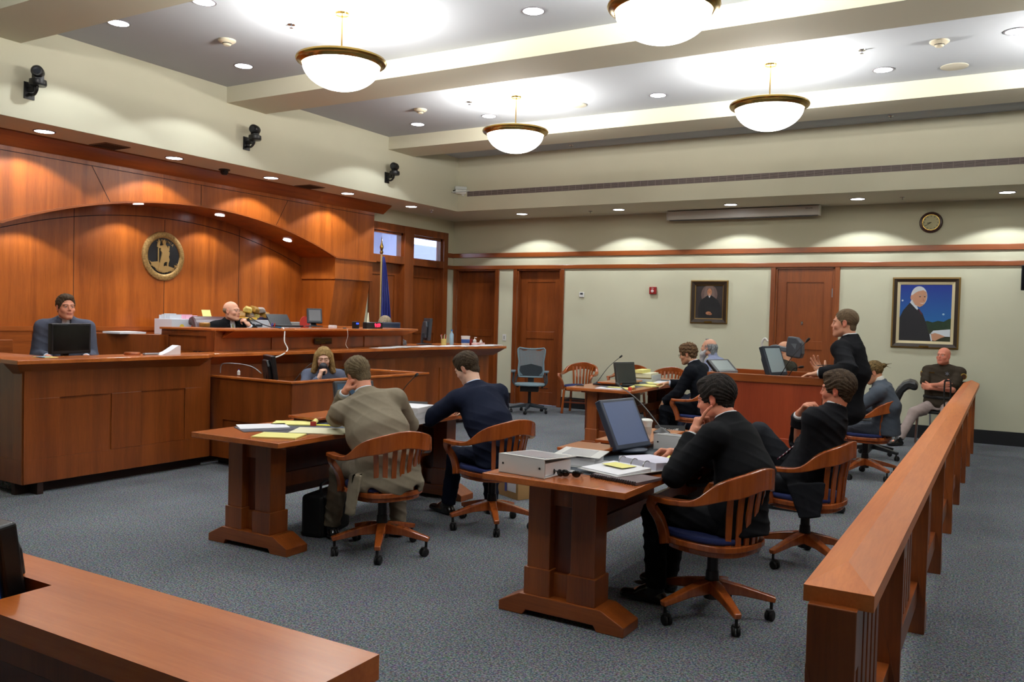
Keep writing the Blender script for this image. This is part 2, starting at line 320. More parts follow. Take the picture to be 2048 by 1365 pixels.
for y,lb in ((6.72,'small downlight at the top of the wooden arch above the round seal'),(7.97,'small downlight in the middle right of the wooden arch'),(9.23,'small downlight low on the right end of the wooden arch')):
    z=zc0+sqrt(Rr**2-(y-cy0)**2)-.006; o=downlight(-9.30,y,z,lb,'small downlights inside the wooden arch',26,r=.105,size=radians(120)); o.scale=(.7,.7,.7); o.rotation_euler=(math.asin((y-cy0)/Rr)*-1,0,0)
for y in (5.45,): 
    z=zc0+sqrt(Rr**2-(y-cy0)**2)-.006; o=downlight(-9.30,y,z,'small downlight of the wooden arch at the left picture edge','small downlights inside the wooden arch',26,size=radians(120)); o.scale=(.7,.7,.7); o.rotation_euler=(-math.asin((y-cy0)/Rr),0,0)
# hanging bowl lamps
BOWL=mat('bowl_glass',(255,252,245),rough=.4,emit=(255,250,238),es=7.0)
PL=None
def pendant(x,y,label,group='hanging bowl lamps with brass rims'):
    global PL
    zr=3.83
    if PL is None:
        root=empty('pendant_lamp',(x,y,zr)); n=40
        pr=[(.345*sin(a),-.235*cos(a)-.0) for a in [i*pi/2/14 for i in range(15)]]
        MB().lathe([(p,q+.0) for p,q in pr]+[(.335,0)]+[(p*.965,q*.965) for p,q in pr[::-1]],(0,0,-.015),n).build('glass_bowl',BOWL,root,smooth=True)
        rim=[(.335,-.035),(.352,-.040),(.372,-.020),(.392,-.012),(.402,.004),(.398,.020),(.375,.030),(.350,.036),(.335,.030),(.330,0)]
        MB().lathe(rim+[rim[0]],(0,0,0),n).build('brass_rim',BRS,root,smooth=True,)
        MB().tube([(0,0,.0),(0,0,ZT-zr)],.007,8).tube([(0,0,.03),(0,0,.12)],.011,8).lathe([(.06,ZT-zr-.02),(.065,ZT-zr)],(0,0,0),20).build('hanging_rod',BRS,root,smooth=True)
        sp=MB(); [sp.tube([(0,0,.03),(.34*cos(a),.34*sin(a),.01)],.005,6) for a in(0,2*pi/3,4*pi/3)]; sp.build('spider_arm',BRS,root,smooth=True)
        PL=root
    else: root=copy_tree(PL); root.location=(x,y,zr)
    root.name='pendant_lamp'; tag(root,label,'hanging lamp',group)
    l=L_('POINT',(x,y,zr+.02),190,(1,.95,.88),shadow_soft_size=.10); l.name='pendant_bulb'
pendant(-5.22,5.80,'hanging brass-rimmed bowl lamp on the left, the nearest one left of centre'); pendant(-2.20,5.80,'hanging brass-rimmed bowl lamp cut by the top edge of the picture, largest of the four')
pendant(-5.24,8.94,'smallest hanging brass-rimmed bowl lamp, in front of the soffit corner'); pendant(-2.20,8.92,'hanging brass-rimmed bowl lamp at the right, over the portrait wall')
for x,y in((.85,5.8),(.85,8.92),(-5.22,2.7),(-2.2,2.7),(.85,2.7)): pendant(x,y,'hanging brass-rimmed bowl lamp outside the picture','hanging bowl lamps outside the picture')
wd_=bpy.data.worlds.new('world'); SC.world=wd_; wd_.use_nodes=True; bg=wd_.node_tree.nodes['Background']; bg.inputs[0].default_value=(.72,.80,1,1); bg.inputs[1].default_value=5
SC.view_settings.view_transform='Standard'; SC.view_settings.look='None'; SC.view_settings.exposure=.10; SC.view_settings.gamma=1; SC.view_settings.use_curve_mapping=False
SC.cycles.use_denoising=True; SC.cycles.max_bounces=7; SC.cycles.diffuse_bounces=3; SC.cycles.use_adaptive_sampling=True; SC.cycles.adaptive_threshold=.03; SC.cycles.glossy_bounces=3; SC.cycles.transmission_bounces=4; SC.cycles.sample_clamp_indirect=6; SC.cycles.caustics_reflective=False; SC.cycles.caustics_refractive=False; SC.cycles.use_light_tree=True
# ---------------------------------------------------------------- bench, counters
BT=1.14
cf=[(-8.9,3.99),(-6.95,3.92),(-6.88,5.72),(-7.02,5.9),(-6.98,6.6),(-6.93,7.5),(-6.93,8.5),(-6.87,9.4),(-6.60,10.95)]
def offs(P,d,skip0=False): # shift polyline towards -x
    return [(x-d,y) for x,y in P]
root=empty('bench_counter',(-7.1,7.4,0),0,'long cherry wood counter with panelled front, running the length of the bench','counter')
def rel(o,r=None):
    r=r or root; o.location=tuple(-v for v in r.location); return o
cm=MB()
edge=cf[1:]
top=[(-8.75,4.02)]+edge+[(-7.7,11.25),(-7.7,10.9)]
# top slab follows the front edge; back edge a ledge behind it
slab=[(-8.9,4.02),(-6.85,3.87),(-6.80,5.72),(-6.93,5.9),(-6.90,6.6),(-6.84,7.5),(-6.86,8.5),(-6.82,9.4),(-6.52,11.02),(-7.75,11.3),(-7.75,9.25),(-7.25,9.0),(-7.25,6.0),(-7.30,4.40),(-8.9,4.40)]
cm.prism(slab,BT-.035,BT)
rel(cm.build('counter_top',WTX,root,bevel=.004))
cv=MB(); pts=slab[1:9]; 
for a,b in zip(pts[:-1],pts[1:]):
    a0=(a[0]-.02,a[1]+.01);b0=(b[0]-.02,b[1]); a1=(a[0]-.17,a[1]+.13 if a is pts[0] else a[1]);b1=(b[0]-.17,b[1]-(.1 if b is pts[-1] else 0))
    cv.hexa([(a1[0],a1[1],BT-.14),(b1[0],b1[1],BT-.14),(b1[0]-.1,b1[1],BT-.14),(a1[0]-.1,a1[1],BT-.14),(a0[0],a0[1],BT-.035),(b0[0],b0[1],BT-.035),(b0[0]-.2,b0[1],BT-.035),(a0[0]-.2,a0[1],BT-.035)])
rel(cv.build('cove_moulding',WY,root))
def front(name,a,b,z0,z1,parent,panels,m=WF,st=.14,top_rail=.22,bot=.2,kick=True,org=None,th=.05):
    """panelled face from a to b (plan points), outward normal to the right of a->b"""
    a=Vector((*a,0));b=Vector((*b,0));L=(b-a).length;t=(b-a).normalized();n=Vector((t.y,-t.x,0)); R=Matrix((t,n,Vector((0,0,1)))).transposed()
    mb=MB(); mb.M=Matrix.Translation(a)@R.to_4x4()
    mb.box(0,L,-th,0,z0,z1)
    k=.012; n_=panels; pw=(L-st)/n_-st
    mb.box(0,L,0,k,z1-top_rail,z1); mb.box(0,L,0,k,z0,z0+bot)
    for i in range(n_+1): x=i*(pw+st); mb.box(x,x+st,0,k,z0+bot,z1-top_rail)
    o=mb.build(name,m,parent,bevel=.003)
    if org is not None: rel(o,org)
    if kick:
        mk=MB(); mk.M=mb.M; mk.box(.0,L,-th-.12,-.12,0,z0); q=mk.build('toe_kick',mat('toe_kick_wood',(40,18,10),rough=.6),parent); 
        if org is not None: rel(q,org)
    return o
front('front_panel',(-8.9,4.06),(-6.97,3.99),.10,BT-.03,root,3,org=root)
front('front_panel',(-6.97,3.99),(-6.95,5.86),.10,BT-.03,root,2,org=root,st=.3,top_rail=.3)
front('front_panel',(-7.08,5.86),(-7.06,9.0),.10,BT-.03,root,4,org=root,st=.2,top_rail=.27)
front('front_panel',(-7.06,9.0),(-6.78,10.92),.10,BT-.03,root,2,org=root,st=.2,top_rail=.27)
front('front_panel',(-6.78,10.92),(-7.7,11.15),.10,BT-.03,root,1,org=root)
# judge's raised bench on the counter
JT=1.385
jb=empty('judges_bench',(-7.6,7.8,BT),0,"judge's raised cherry bench with moulded edge, standing behind the long counter",'bench')
m=MB().prism([(-7.95,6.02),(-7.22,6.10),(-7.05,6.26),(-7.03,9.47),(-7.25,9.60),(-8.6,9.60),(-8.6,9.2),(-7.6,9.2),(-7.6,6.5),(-7.95,6.4)],JT-.022,JT); rel(m.build('bench_top',WTX,jb,bevel=.003),jb)
m=MB(); 
def coveseg(a,b,a1,b1): m.hexa([(a1[0],a1[1],JT-.10),(b1[0],b1[1],JT-.10),(b1[0]-.1,b1[1],JT-.10),(a1[0]-.1,a1[1],JT-.10),(a[0],a[1],JT-.022),(b[0],b[1],JT-.022),(b[0]-.22,b[1],JT-.022),(a[0]-.22,a[1],JT-.022)])
coveseg((-7.05,6.26),(-7.03,9.47),(-7.19,6.22),(-7.19,9.34)); m.hexa([(-7.19,9.2,JT-.10),(-7.19,9.34,JT-.10),(-8.5,9.34,JT-.10),(-8.5,9.2,JT-.10),(-7.19,9.2,JT-.022),(-7.05,9.47,JT-.022),(-8.5,9.5,JT-.022),(-8.5,9.2,JT-.022)])
rel(m.build('cove_moulding',WY,jb),jb)
front('front_panel',(-7.20,6.12),(-7.20,9.34),BT,JT-.02,jb,4,kick=False,st=.012,top_rail=.03,bot=.012,org=jb)
front('front_panel',(-7.95,6.06),(-7.20,6.12),BT,JT-.02,jb,1,kick=False,st=.1,top_rail=.06,bot=.012,org=jb)
front('front_panel',(-7.20,9.34),(-8.5,9.36),BT,JT-.02,jb,1,kick=False,st=.03,top_rail=.03,bot=.012,org=jb)
pl=empty('name_plate',(-7.175,7.74,1.235),0,"small brass name plate on the front of the judge's bench",'name plate')
MB().box(-.002,.006,-.15,.15,-.035,.035).build('plate',mat('plate_dark',(58,38,20),rough=.35,metal=.6),pl); text('lettering','NANCY J. WILLIAMS',.030,BRS,pl,(.0075,0,.010),(pi/2,0,pi/2),.0005); text('lettering','JUDGE',.022,BRS,pl,(.0075,0,-.018),(pi/2,0,pi/2),.0005)
# partition between witness stand and judge, low side wall
q=MB().prism([(-9.2,5.35),(-9.2,5.42),(-7.9,6.06),(-7.9,5.98)],.3,1.30).box(-9.22,-7.2,5.98,6.06,.3,BT-.04); tag(q.build('partition',WF,bevel=.004),'low slanting cherry partition between the witness stand and the judge','partition')
q=MB().box(-9.6,-8.95,3.99,4.07,.3,1.22).box(-9.0,-8.93,4.0,5.0,.3,1.22); tag(q.build('witness_rail',WY,bevel=.004),'low cherry side wall behind the witness at the left edge','partition')
# court reporter's box
rb=empty('reporter_box',(-6.4,6.8,0),0,'low cherry box around the court reporter, in front of the long counter','booth')
front('side_panel',(-7.03,5.93),(-5.86,5.90),.09,.90,rb,1,org=rb,st=.22,top_rail=.42,bot=.16)
front('front_panel',(-5.86,5.90),(-5.78,7.95),.09,.90,rb,2,org=rb,st=.22,top_rail=.42,bot=.16)
front('side_panel',(-5.78,7.95),(-7.03,7.98),.09,.90,rb,1,org=rb,st=.22,top_rail=.42,bot=.16)
rel(MB().prism([(-7.06,5.90),(-5.83,5.87),(-5.75,7.98),(-7.06,8.01),(-7.06,7.93),(-5.83,7.90),(-5.90,5.95),(-7.06,5.98)],.90,.92).build('cap_rail',WTX,rb,bevel=.003),rb)
rel(MB().box(-6.95,-5.95,6.02,6.45,.70,.73).build('desk_top',WT,rb),rb)

# ---------------------------------------------------------------- tables
LEA=mat('leather_inset',(62,72,82),rough=.45,bump=.2,bscale=400)
def table(label,x0,x1,y0,y1,rz=0,group='counsel tables',inset=True,riser=None):
    cx,cy=(x0+x1)/2,(y0+y1)/2; w,l=(x1-x0),(y1-y0); t=empty('counsel_table',(cx,cy,0),rz,label,'table',group)
    MB().box(-w/2,w/2,-l/2,l/2,.725,.760).build('table_top',WT,t,bevel=.004)
    MB().box(-w/2+.24,w/2-.14,-l/2+.30,l/2-.30,.7598,.7612).build('desk_inset',LEA,t)
    for s in(-1,1):
        yy=s*(l/2-.22); g=MB()
        for a,b in((-.21,-.075),(.05,.19)):
            g.box(a,b,yy-.07,yy+.07,.09,.725); g.box(a-.012,b+.012,yy-.082,yy+.082,.09,.26)
        g.box(-.08,.06,yy-.035,yy+.035,.09,.24).box(-.08,.06,yy-.035,yy+.035,.60,.725).box(-.30,.30,yy-.05,yy+.05,.69,.725)
        g.build('trestle_leg',WF,t,bevel=.004); MB().box(-.08,.06,yy-.012,yy+.012,.20,.70).build('slot_panel',WD,t)
        MB().prism([(-.37,0),(-.22,0),(-.20,.03),(.20,.03),(.22,0),(.37,0),(.37,.05),(.24,.115),(-.24,.115),(-.37,.05)],yy-.095,yy+.095,'y').build('foot',WX,t,bevel=.004)
    MB().box(-.025,.0,-l/2+.25,l/2-.25,.36,.46).build('stretcher',WF,t); MB().box(-w/2+.10,-w/2+.12,-l/2+.34,l/2-.34,.22,.725).build('modesty_panel',WD,t)
    return t
T1=table('cherry counsel table with yellow legal pads, left of the man in the tan suit',-4.74,-3.93,3.85,6.32,0)
T2=table('cherry counsel table in the foreground with open white ring binders on it',-2.355,-1.525,3.80,6.27,radians(-1.5))
T3=table('cherry counsel table at the back beside the bearded man in a wheelchair',-4.57,-3.73,9.16,11.62,0)
def riser(label,x,y,z0,w,l,rz=0,h=.04,group='wooden monitor risers on the tables'):
    t=empty('table_riser',(x,y,z0),rz,label,'riser',group); MB().box(-w/2,w/2,-l/2,l/2,h-.018,h).build('riser_top',WT,t,bevel=.002); MB().box(-w/2+.03,w/2-.03,-l/2+.03,l/2-.03,0,h-.018).build('riser_base',WD,t); return t
riser('thin wooden riser on the left table beyond the yellow pads',-4.55,4.98,.7615,.30,.55)
riser('wooden riser on the foreground table, behind the white binders and left of the tilted monitor',-2.19,4.72,.7615,.28,.30,h=.05)
riser('wooden riser on the foreground table beyond the tilted monitor',-2.13,5.45,.7615,.34,.80,h=.045)
riser('wooden riser beside the monitor on the back table',-4.22,10.0,.7615,.32,.7,h=.045)

# ---------------------------------------------------------------- chairs
def caster(mb,x,y,a,r=.028):
    mb.tube([(x,y,.10),(x,y,.05)],.009,6)
    c=Vector((x,y,r))+rotm(a)@Vector((.0,-.015,0))
    for s in(-1,1): mb.lathe([(0.0,-.009),(r*.8,-.009),(r,-.005),(r,.005),(r*.8,.009),(0,.009)],c+rotm(a)@Vector((s*.013,0,0)),14,rotm(a)@rotm(pi/2,'Y'))
    mb.lathe([(r*.8,0),(r*.75,.012),(0,.016)],c+Vector((0,0,.018)),10)
SEATZ=.455
NAVY=mat('navy_fabric',(30,42,92),rough=.85,bump=.3,bscale=700)
def bow_pts(z_arm=.665,z_back=.845):
    P=[(-.285,.21,z_arm+.0),(-.295,.06,z_arm+.0),(-.285,-.07,z_arm+.02),(-.235,-.185,z_arm+.115),(-.13,-.262,z_back-.02),(0,-.285,z_back)]
    P=P+[(-x,y,z) for x,y,z in P[-2::-1]]; return spline(P,4)
def chair_top(root,cushion=True,w=WC):
    mb=MB(); prof=[(.245*(abs(cos(a))**.75)*(1 if cos(a)>0 else -1),.25*(abs(sin(a))**.75)*(1 if sin(a)>0 else -1)) for a in [2*pi*i/32 for i in range(32)]]
    mb.prism(prof,SEATZ-.045,SEATZ-.012); mb.prism([(x*.92,y*.92) for x,y in prof],SEATZ-.075,SEATZ-.045)
    mb.build('seat',w,root,bevel=.006)
    if cushion: MB().prism([(x*.93,y*.93+.01) for x,y in prof],SEATZ-.012,SEATZ+.02).build('seat_cushion',NAVY,root,bevel=.012)
    bp=bow_pts(); n=len(bp); H=[];Wd=[]
    for i,p in enumerate(bp):
        k=min(1,max(0,(p.z-.675)/.14)); H.append(.030+.085*k); Wd.append(.062-.034*k)
    MB().sweep([p-Vector((0,0,h/2)) for p,h in zip(bp,H)],Wd,H).build('arm_rail',w,root,bevel=.007,seg=3)
    for s in(-1,1): MB().sweep(spline([(s*.285,.19,.645),(s*.272,.215,.60),(s*.235,.19,.53),(s*.225,.165,.455),(s*.232,.15,.40)],4),.035,.055,up=(0,1,0)).build('arm_post',w,root,bevel=.006)
    for i in range(7):
        a=-pi/2+radians((i-3)*13.5); x0,y0=.225*cos(a),.235*sin(a); x1,y1=.265*cos(a)*1.02,.275*sin(a)
        MB().sweep([(x0,y0,SEATZ-.02),(x0*1.06,y0*1.05,.6),(x1,y1,.765)],[.030,.034,.030],.012,up=(cos(a),sin(a),0)).build('slat',w,root,bevel=.002)
SW=None;SD=None
def swivel_chair(x,y,rz,label,tilt=0,group='wooden swivel armchairs with slatted backs',base_rz=.3):
    global SW
    if SW is None:
        root=empty('swivel_chair'); chair_top(root)
        MB().tube([(0,0,.40),(0,0,.36)],.09,12).tube([(0,0,.37),(0,0,.24)],.030,14).tube([(0,0,.25),(0,0,.10)],[.034,.045],14).build('gas_column',BLK,root,smooth=True)
        lg=[]
        for k in range(5):
            a=2*pi*k/5+.35; d=Vector((cos(a),sin(a),0)); mb=MB()
            mb.sweep([d*.03+Vector((0,0,.165)),d*.16+Vector((0,0,.15)),d*.335+Vector((0,0,.110))],[.060,.054,.040],[.075,.050,.030]); l=mb.build('base_leg',WC,root,bevel=.007)
            c=MB(); q=d*.315; caster(c,q.x,q.y,a+.5+k*1.3); c.build('caster',BLR,l,smooth=True)
        SW=root
    else: root=copy_tree(SW)
    root.name='swivel_chair'; root.location=(x,y,0); root.rotation_euler=(0,0,rz); tag(root,label,'chair',group); return root
def side_chair(x,y,rz,label):
    global SD
    if SD is None:
        root=empty('side_chair'); chair_top(root)
        for sx in(-1,1):
            for sy in(-1,1): MB().sweep([(sx*.19,sy*.19,.40),(sx*.215,sy*.215,0)],.036,.036,up=(0,1,0)).build('leg',WC,root,bevel=.004)
        MB().box(-.2,.2,-.21,-.19,.18,.205).box(-.2,.2,.19,.21,.18,.205).box(-.21,-.19,-.2,.2,.22,.245).box(.19,.21,-.2,.2,.22,.245).build('stretcher',WD,root); SD=root
    else: root=copy_tree(SD)
    root.name='side_chair'; root.location=(x,y,0); root.rotation_euler=(0,0,rz); tag(root,label,'chair','wooden side armchairs along the portrait wall'); return root
face=lambda az:radians(az)-pi/2+pi/2  # helper kept simple: local +Y turned by az degrees (counter-clockwise)
CA1=(-3.56,4.44,radians(68)); CB1=(-3.32,5.45,radians(72)); CA2=(-1.33,4.50,radians(74)); CB2=(-1.12,5.88,radians(80))
swivel_chair(*CA1,'wooden swivel armchair under the man in the tan suit')
swivel_chair(*CB1,'wooden swivel armchair under the man in the navy suit, right of the tan suit')
swivel_chair(*CA2,'wooden swivel armchair in the foreground, under the man writing in a binder')
swivel_chair(*CB2,'wooden swivel armchair under the man with the striped tie, blue cushion showing')
CC=(-3.18,9.95,radians(84)); swivel_chair(*CC,'wooden swivel armchair under the curly-haired man in glasses')
CW=(-1.24,9.55,radians(84)); swivel_chair(*CW,'wooden swivel armchair under the woman in the grey blazer')
side_chair(-6.15,12.80,radians(188),'empty wooden side armchair beside the grey mesh chair'); side_chair(-5.27,12.85,radians(183),'wooden side armchair behind the small monitor on the back table'); side_chair(-4.62,12.8,radians(180),'wooden side armchair behind the clear file tray')
# grey mesh office chair
def mesh_chair(x,y,rz):
    root=empty('mesh_chair',(x,y,0),rz,'grey-blue mesh office chair in front of the closed door','chair'); MG=mat('mesh_grey',(120,142,150),rough=.5); MD=mat('mesh_frame',(44,52,58),rough=.45)
    def half(z): # half width of back by height
        P=[(.58,.20),(.70,.215),(.84,.205),(.95,.225),(1.03,.235),(1.07,.215)]
        for (a,b),(c,d) in zip(P[:-1],P[1:]):
            if a<=z<=c: return b+(d-b)*(z-a)/(c-a)
        return .2
    yb=lambda x,z:-.22-.10*(z-.58)+.35*x*x*1.0
    zt=lambda x:1.045+.025*cos(x*26) if abs(x)<.2 else 1.045
    out=[(s*half(z),yb(half(z),z),z) for s in(1,) for z in (.58,.64,.70,.77,.84,.90,.95,1.0,1.04)]+[(.205,yb(.2,1.07),1.068),(.12,yb(.12,1.06),1.055),(0,yb(0,1.045),1.045),(-.12,yb(.12,1.06),1.055),(-.205,yb(.2,1.07),1.068)]+[(-half(z),yb(half(z),z),z) for z in (1.04,1.0,.95,.90,.84,.77,.70,.64,.58)]
    MB().tube(out+[out[0]],.013,8).build('back_frame',MG,root,smooth=True)
    ms=MB()
    for s in(1,-1):
        for k in range(-26,52):
            c=k*.020; seg=[]
            for i in range(41):
                xx=-.24+i*.012; z=.58+c+s*(xx)*1.0
                if .60<z<zt(xx) and abs(xx)<half(z)-.004: seg.append((xx,yb(xx,z),z))
            if len(seg)>2: ms.sweep(seg,.0065,.003,up=(0,1,0))
    ms.build('back_mesh',MG,root)
    MB().prism([(-.19,.58),(.19,.58),(.20,.66),(.18,.76),(.0,.80),(-.18,.76),(-.20,.66)],-.235,-.215,'y').build('lumbar_panel',MD,root)
    se=MB(); se.prism([(.25*(abs(cos(a))**.7)*(1 if cos(a)>0 else -1),.24*(abs(sin(a))**.7)*(1 if sin(a)>0 else -1)+.02) for a in [2*pi*i/28 for i in range(28)]],.455,.49); se.build('seat',MG,root,bevel=.012,seg=3)
    MB().box(-.15,.15,-.16,.14,.36,.44).tube([(-.1,-.1,.40),(-.3,-.1,.40)],.007,6).sweep([(0,-.1,.40),(0,-.24,.44),(0,-.26,.62)],.10,.03,up=(0,1,0)).sweep([(.2,-.05,.42),(.25,-.12,.5),(.22,-.23,.62)],.03,.03,up=(0,1,0)).sweep([(-.2,-.05,.42),(-.25,-.12,.5),(-.22,-.23,.62)],.03,.03,up=(0,1,0)).build('tilt_mechanism',BLK,root,bevel=.01)
    for s in(-1,1):
        a=MB().sweep(spline([(s*.20,-.02,.43),(s*.28,-.02,.50),(s*.275,-.03,.62),(s*.275,0,.67)],4),.03,.05,up=(0,1,0)).build('arm_post',MD,root,bevel=.006)
        MB().sweep([(s*.275,-.10,.685),(s*.275,.02,.695),(s*.27,.12,.68)],[.07,.085,.07],.028).build('arm_pad',mat('arm_pad_grey',(92,108,118),rough=.4),a,bevel=.012,seg=3)
    MB().tube([(0,0,.38),(0,0,.12)],.026,12).build('gas_column',BLK,root,smooth=True)
    for k in range(5):
        a=2*pi*k/5+.2; d=Vector((cos(a),sin(a),0)); l=MB().sweep([d*.03+Vector((0,0,.13)),d*.33+Vector((0,0,.085))],[.06,.035],[.06,.03]).build('base_leg',MD,root,bevel=.006); c=MB(); q=d*.30; caster(c,q.x,q.y,a+k,.026); c.build('caster',BLR,l,smooth=True)
mesh_chair(-6.80,12.28,radians(205))
# black leather executive chair
def exec_chair(name,x,y,rz,label,z=0,top=.98):
    root=empty(name,(x,y,z),rz,label,'chair'); LT=mat('black_leather',(30,32,34),rough=.35,bump=.15,bscale=90)
    k=top/.98; fr=[(-.12,.46),(-.15,.60),(-.20,.74),(-.26,.86),(-.32,.935),(-.39,.965),(-.46,.95),(-.49,.90),(-.47,.85)]; bk=[(-.43,.855),(-.39,.87),(-.34,.82),(-.30,.72),(-.27,.60),(-.24,.46)]
    MB().prism([(y_,z_*k) for y_,z_ in fr+bk],-.24,.24,'x').build('backrest',LT,root,bevel=.03,seg=4,smooth=True)
    MB().box(-.25,.25,-.20,.24,.40,.50).build('seat',LT,root,bevel=.03,seg=3,smooth=True)
    for s in(-1,1): MB().sweep(spline([(s*.27,-.20,.60),(s*.29,.0,.64),(s*.29,.14,.62),(s*.28,.17,.52),(s*.27,.12,.42)],4),.045,.03,up=(0,0,1)).build('armrest',BLK,root,bevel=.008)
    MB().tube([(0,0,.40),(0,0,.10)],.03,12).build('gas_column',BLK,root,smooth=True)
    for k in range(5):
        a=2*pi*k/5+.5; d=Vector((cos(a),sin(a),0)); l=MB().sweep([d*.03+Vector((0,0,.14)),d*.33+Vector((0,0,.09))],[.06,.04],[.06,.03]).build('base_leg',BLK,root,bevel=.006); c=MB(); q=d*.31; caster(c,q.x,q.y,a+k); c.build('caster',BLR,l,smooth=True)
    return root
exec_chair('office_chair',-1.36,11.0,radians(94),'black leather office chair with a rolled top, between the woman and the bald deputy')

# ---------------------------------------------------------------- lectern
lx0,lx1,ly0,ly1,lz=-2.26,-1.30,7.34,8.12,1.15
lc=empty('lectern',((lx0+lx1)/2,(ly0+ly1)/2,0),0,'large cherry wood lectern box that the standing man leans on','lectern')
WL=wood('lectern_red',(128,46,22),(168,72,38),'z',rough=.35)
m=MB().box(lx0,lx1,ly0,ly0+.03,.08,lz-.06).box(lx0,lx0+.03,ly0,ly1,.08,lz-.06).box(lx1-.03,lx1,ly0,ly1,.08,lz-.10).box(lx0,lx1,ly1-.03,ly1,.08,lz-.06).box(lx0+.2,lx1-.12,ly0-.012,ly0,.30,.62)
rel(m.build('body',WL,lc,bevel=.003),lc)
rel(MB().box(lx0-.01,lx1+.01,ly0-.012,ly0+.03,lz-.065,lz).box(lx0-.01,lx0+.03,ly0,ly1,lz-.065,lz).box(lx0-.01,lx1+.01,ly1-.03,ly1+.01,lz-.065,lz).build('top_rim',WX,lc,bevel=.003),lc)
rel(MB().box(lx0+.03,lx1-.0,ly0+.03,ly1-.03,lz-.10,lz-.085).build('writing_surface',WTX,lc),lc)
rel(MB().box(lx0+.03,lx1-.03,ly0+.04,ly1-.04,0,.08).build('plinth',BLK,lc),lc)
rel(MB().box(lx1-.30,lx1-.25,ly0-.02,ly0-.008,.47,.50).build('floor_socket',BLK,lc),lc)
# ---------------------------------------------------------------- public rail
rl=empty('gallery_rail',(-.36,7.2,0),0,'long wooden bar rail with sloped cap dividing the court from the gallery','railing')
RC=wood('rail_cap',(176,88,34),(222,132,66),'y',rough=.42,coat=.08)
xa,xb2,yn,yfar,ze=-.455,-.275,2.40,12.35,.885
xm=(xa+xb2)/2; zr=.925; v=[(xa,yn,ze-.045),(xb2,yn,ze-.045),(xb2,yfar,ze-.045),(xa,yfar,ze-.045),(xa,yn,ze),(xb2,yn,ze),(xb2,yfar,ze),(xa,yfar,ze),(xm,yn+.16,zr),(xm,yfar,zr)]
m=MB().add(v,[(3,2,1,0),(0,1,5,4),(1,2,6,5),(3,0,4,7),(4,5,8),(5,6,9,8),(7,4,8,9),(2,3,7,9,6)]); rel(m.build('cap_rail',RC,rl),rl)
ys=[2.47+1.24*i for i in range(8)]+[12.30]
ys=[2.49,3.73,4.97,6.22,7.46,8.71,9.94,11.16,12.30]
for y in ys:
    rel(MB().box(-.425,-.325,y-.099,y-.004,.02,ze-.05).box(-.437,-.312,y-.125,y+.0,0,.14).box(-.437,-.312,y-.125,y,.68,ze-.04).box(-.437,-.312,y-.125,y-.10,.14,.68).build('post',WF,rl,bevel=.003),rl)
MBL=MB()
for a,b in zip(ys[:-1],ys[1:]):
    rel(MB().box(-.40,-.35,a,b-.1,.16,.27).box(-.40,-.35,a,b-.1,.74,.84).build('bay_rail',WF,rl,bevel=.002),rl)
    c=(a+b-.1)/2
    for k in range(-2,3): rel(MB().box(-.386,-.362,c+k*.105-.032,c+k*.105+.032,.27,.74).build('baluster',WF,rl),rl)
# ---------------------------------------------------------------- jury box front
jr=empty('jury_rail',(-1.7,1.03,0),0,'orange-brown wooden jury box rail filling the bottom left corner','railing')
m=MB().box(-3.2,-.93,1.06,1.16,.955,1.0).box(-1.74,-.93,.905,1.06,.955,1.0).box(-3.2,-1.74,.905,.945,.955,1.0); rel(m.build('cap_rail',wood('jury_cap',(180,86,24),(224,124,48),'x',rough=.26,coat=.4),jr),jr)
rel(MB().box(-3.2,-.96,.93,1.13,.0,.90).build('body',WD,jr),jr); rel(MB().box(-3.2,-.945,.918,.945,.90,.955).box(-1.76,-.945,.93,1.145,.90,.955).box(-3.2,-1.76,1.06,1.145,.90,.955).build('frieze',WF,jr,bevel=.002),jr)
# ---------------------------------------------------------------- monitors and other equipment
def monitor(label,c,w,h,rz,tilt=0,fr=DGP,screen=(60,70,90),es=.0,stand=.10,th=.045,group=None,panel=None,base=True):
    """screen faces local -Y; c = bottom centre of screen"""
    t=empty('monitor',(c[0],c[1],c[2]-stand),rz,label,'monitor',group); R=rotm(radians(-tilt),'X')
    mb=MB(); mb.M=Matrix.Translation((0,0,stand))@R.to_4x4(); mb.box(-w/2,w/2,0,th,0,h); o=mb.build('housing',fr,t,bevel=.008,seg=3)
    mb=MB(); mb.M=Matrix.Translation((0,0,stand))@R.to_4x4(); mb.prism([(-w*.36,h*.1),(w*.36,h*.1),(w*.36,h*.62),(w*.25,h*.85),(-w*.25,h*.85),(-w*.36,h*.62)],th,th+.035,'y'); mb.build('back_shell',fr,t,bevel=.012,seg=3)
    mb=MB(); mb.M=Matrix.Translation((0,0,stand))@R.to_4x4(); b=.022; mb.box(-w/2+b,w/2-b,-.0015,0,b*1.3,h-b)
    sm=mat('screen_%d_%d_%d'%screen,screen,rough=.12,spec=.6) if not es else mat('screen_lit_%d_%d_%d'%screen,(20,20,20),rough=.15,emit=screen,es=es); mb.build('screen',sm,t)
    if base:
        MB().sweep([(0,th+.03,stand+h*.35),(0,.09,stand*.5),(0,.05,.012)],.07,.03,up=(0,1,0)).build('stand',fr,t,bevel=.004); MB().lathe([(.12,0),(.12,.008),(.05,.016),(0,.018)],(0,.05,0),24).build('foot',fr,t,smooth=True)
    return t
monitor('black monitor seen from behind, in front of the man on the witness stand',(-7.33,4.63,1.155),.42,.275,radians(98),0,BLK,(10,10,12),base=True,stand=.10).scale=(1,1,1)
monitor('black monitor seen edge-on in the court reporter box',(-6.33,6.14,.89),.34,.26,radians(150),8,BLK,(10,10,12),stand=.15)
monitor("slim grey touch monitor standing on the raised bench right of the laptop",(-7.95,8.42,1.44),.20,.20,radians(58),14,DGP,(120,122,125),stand=.05)
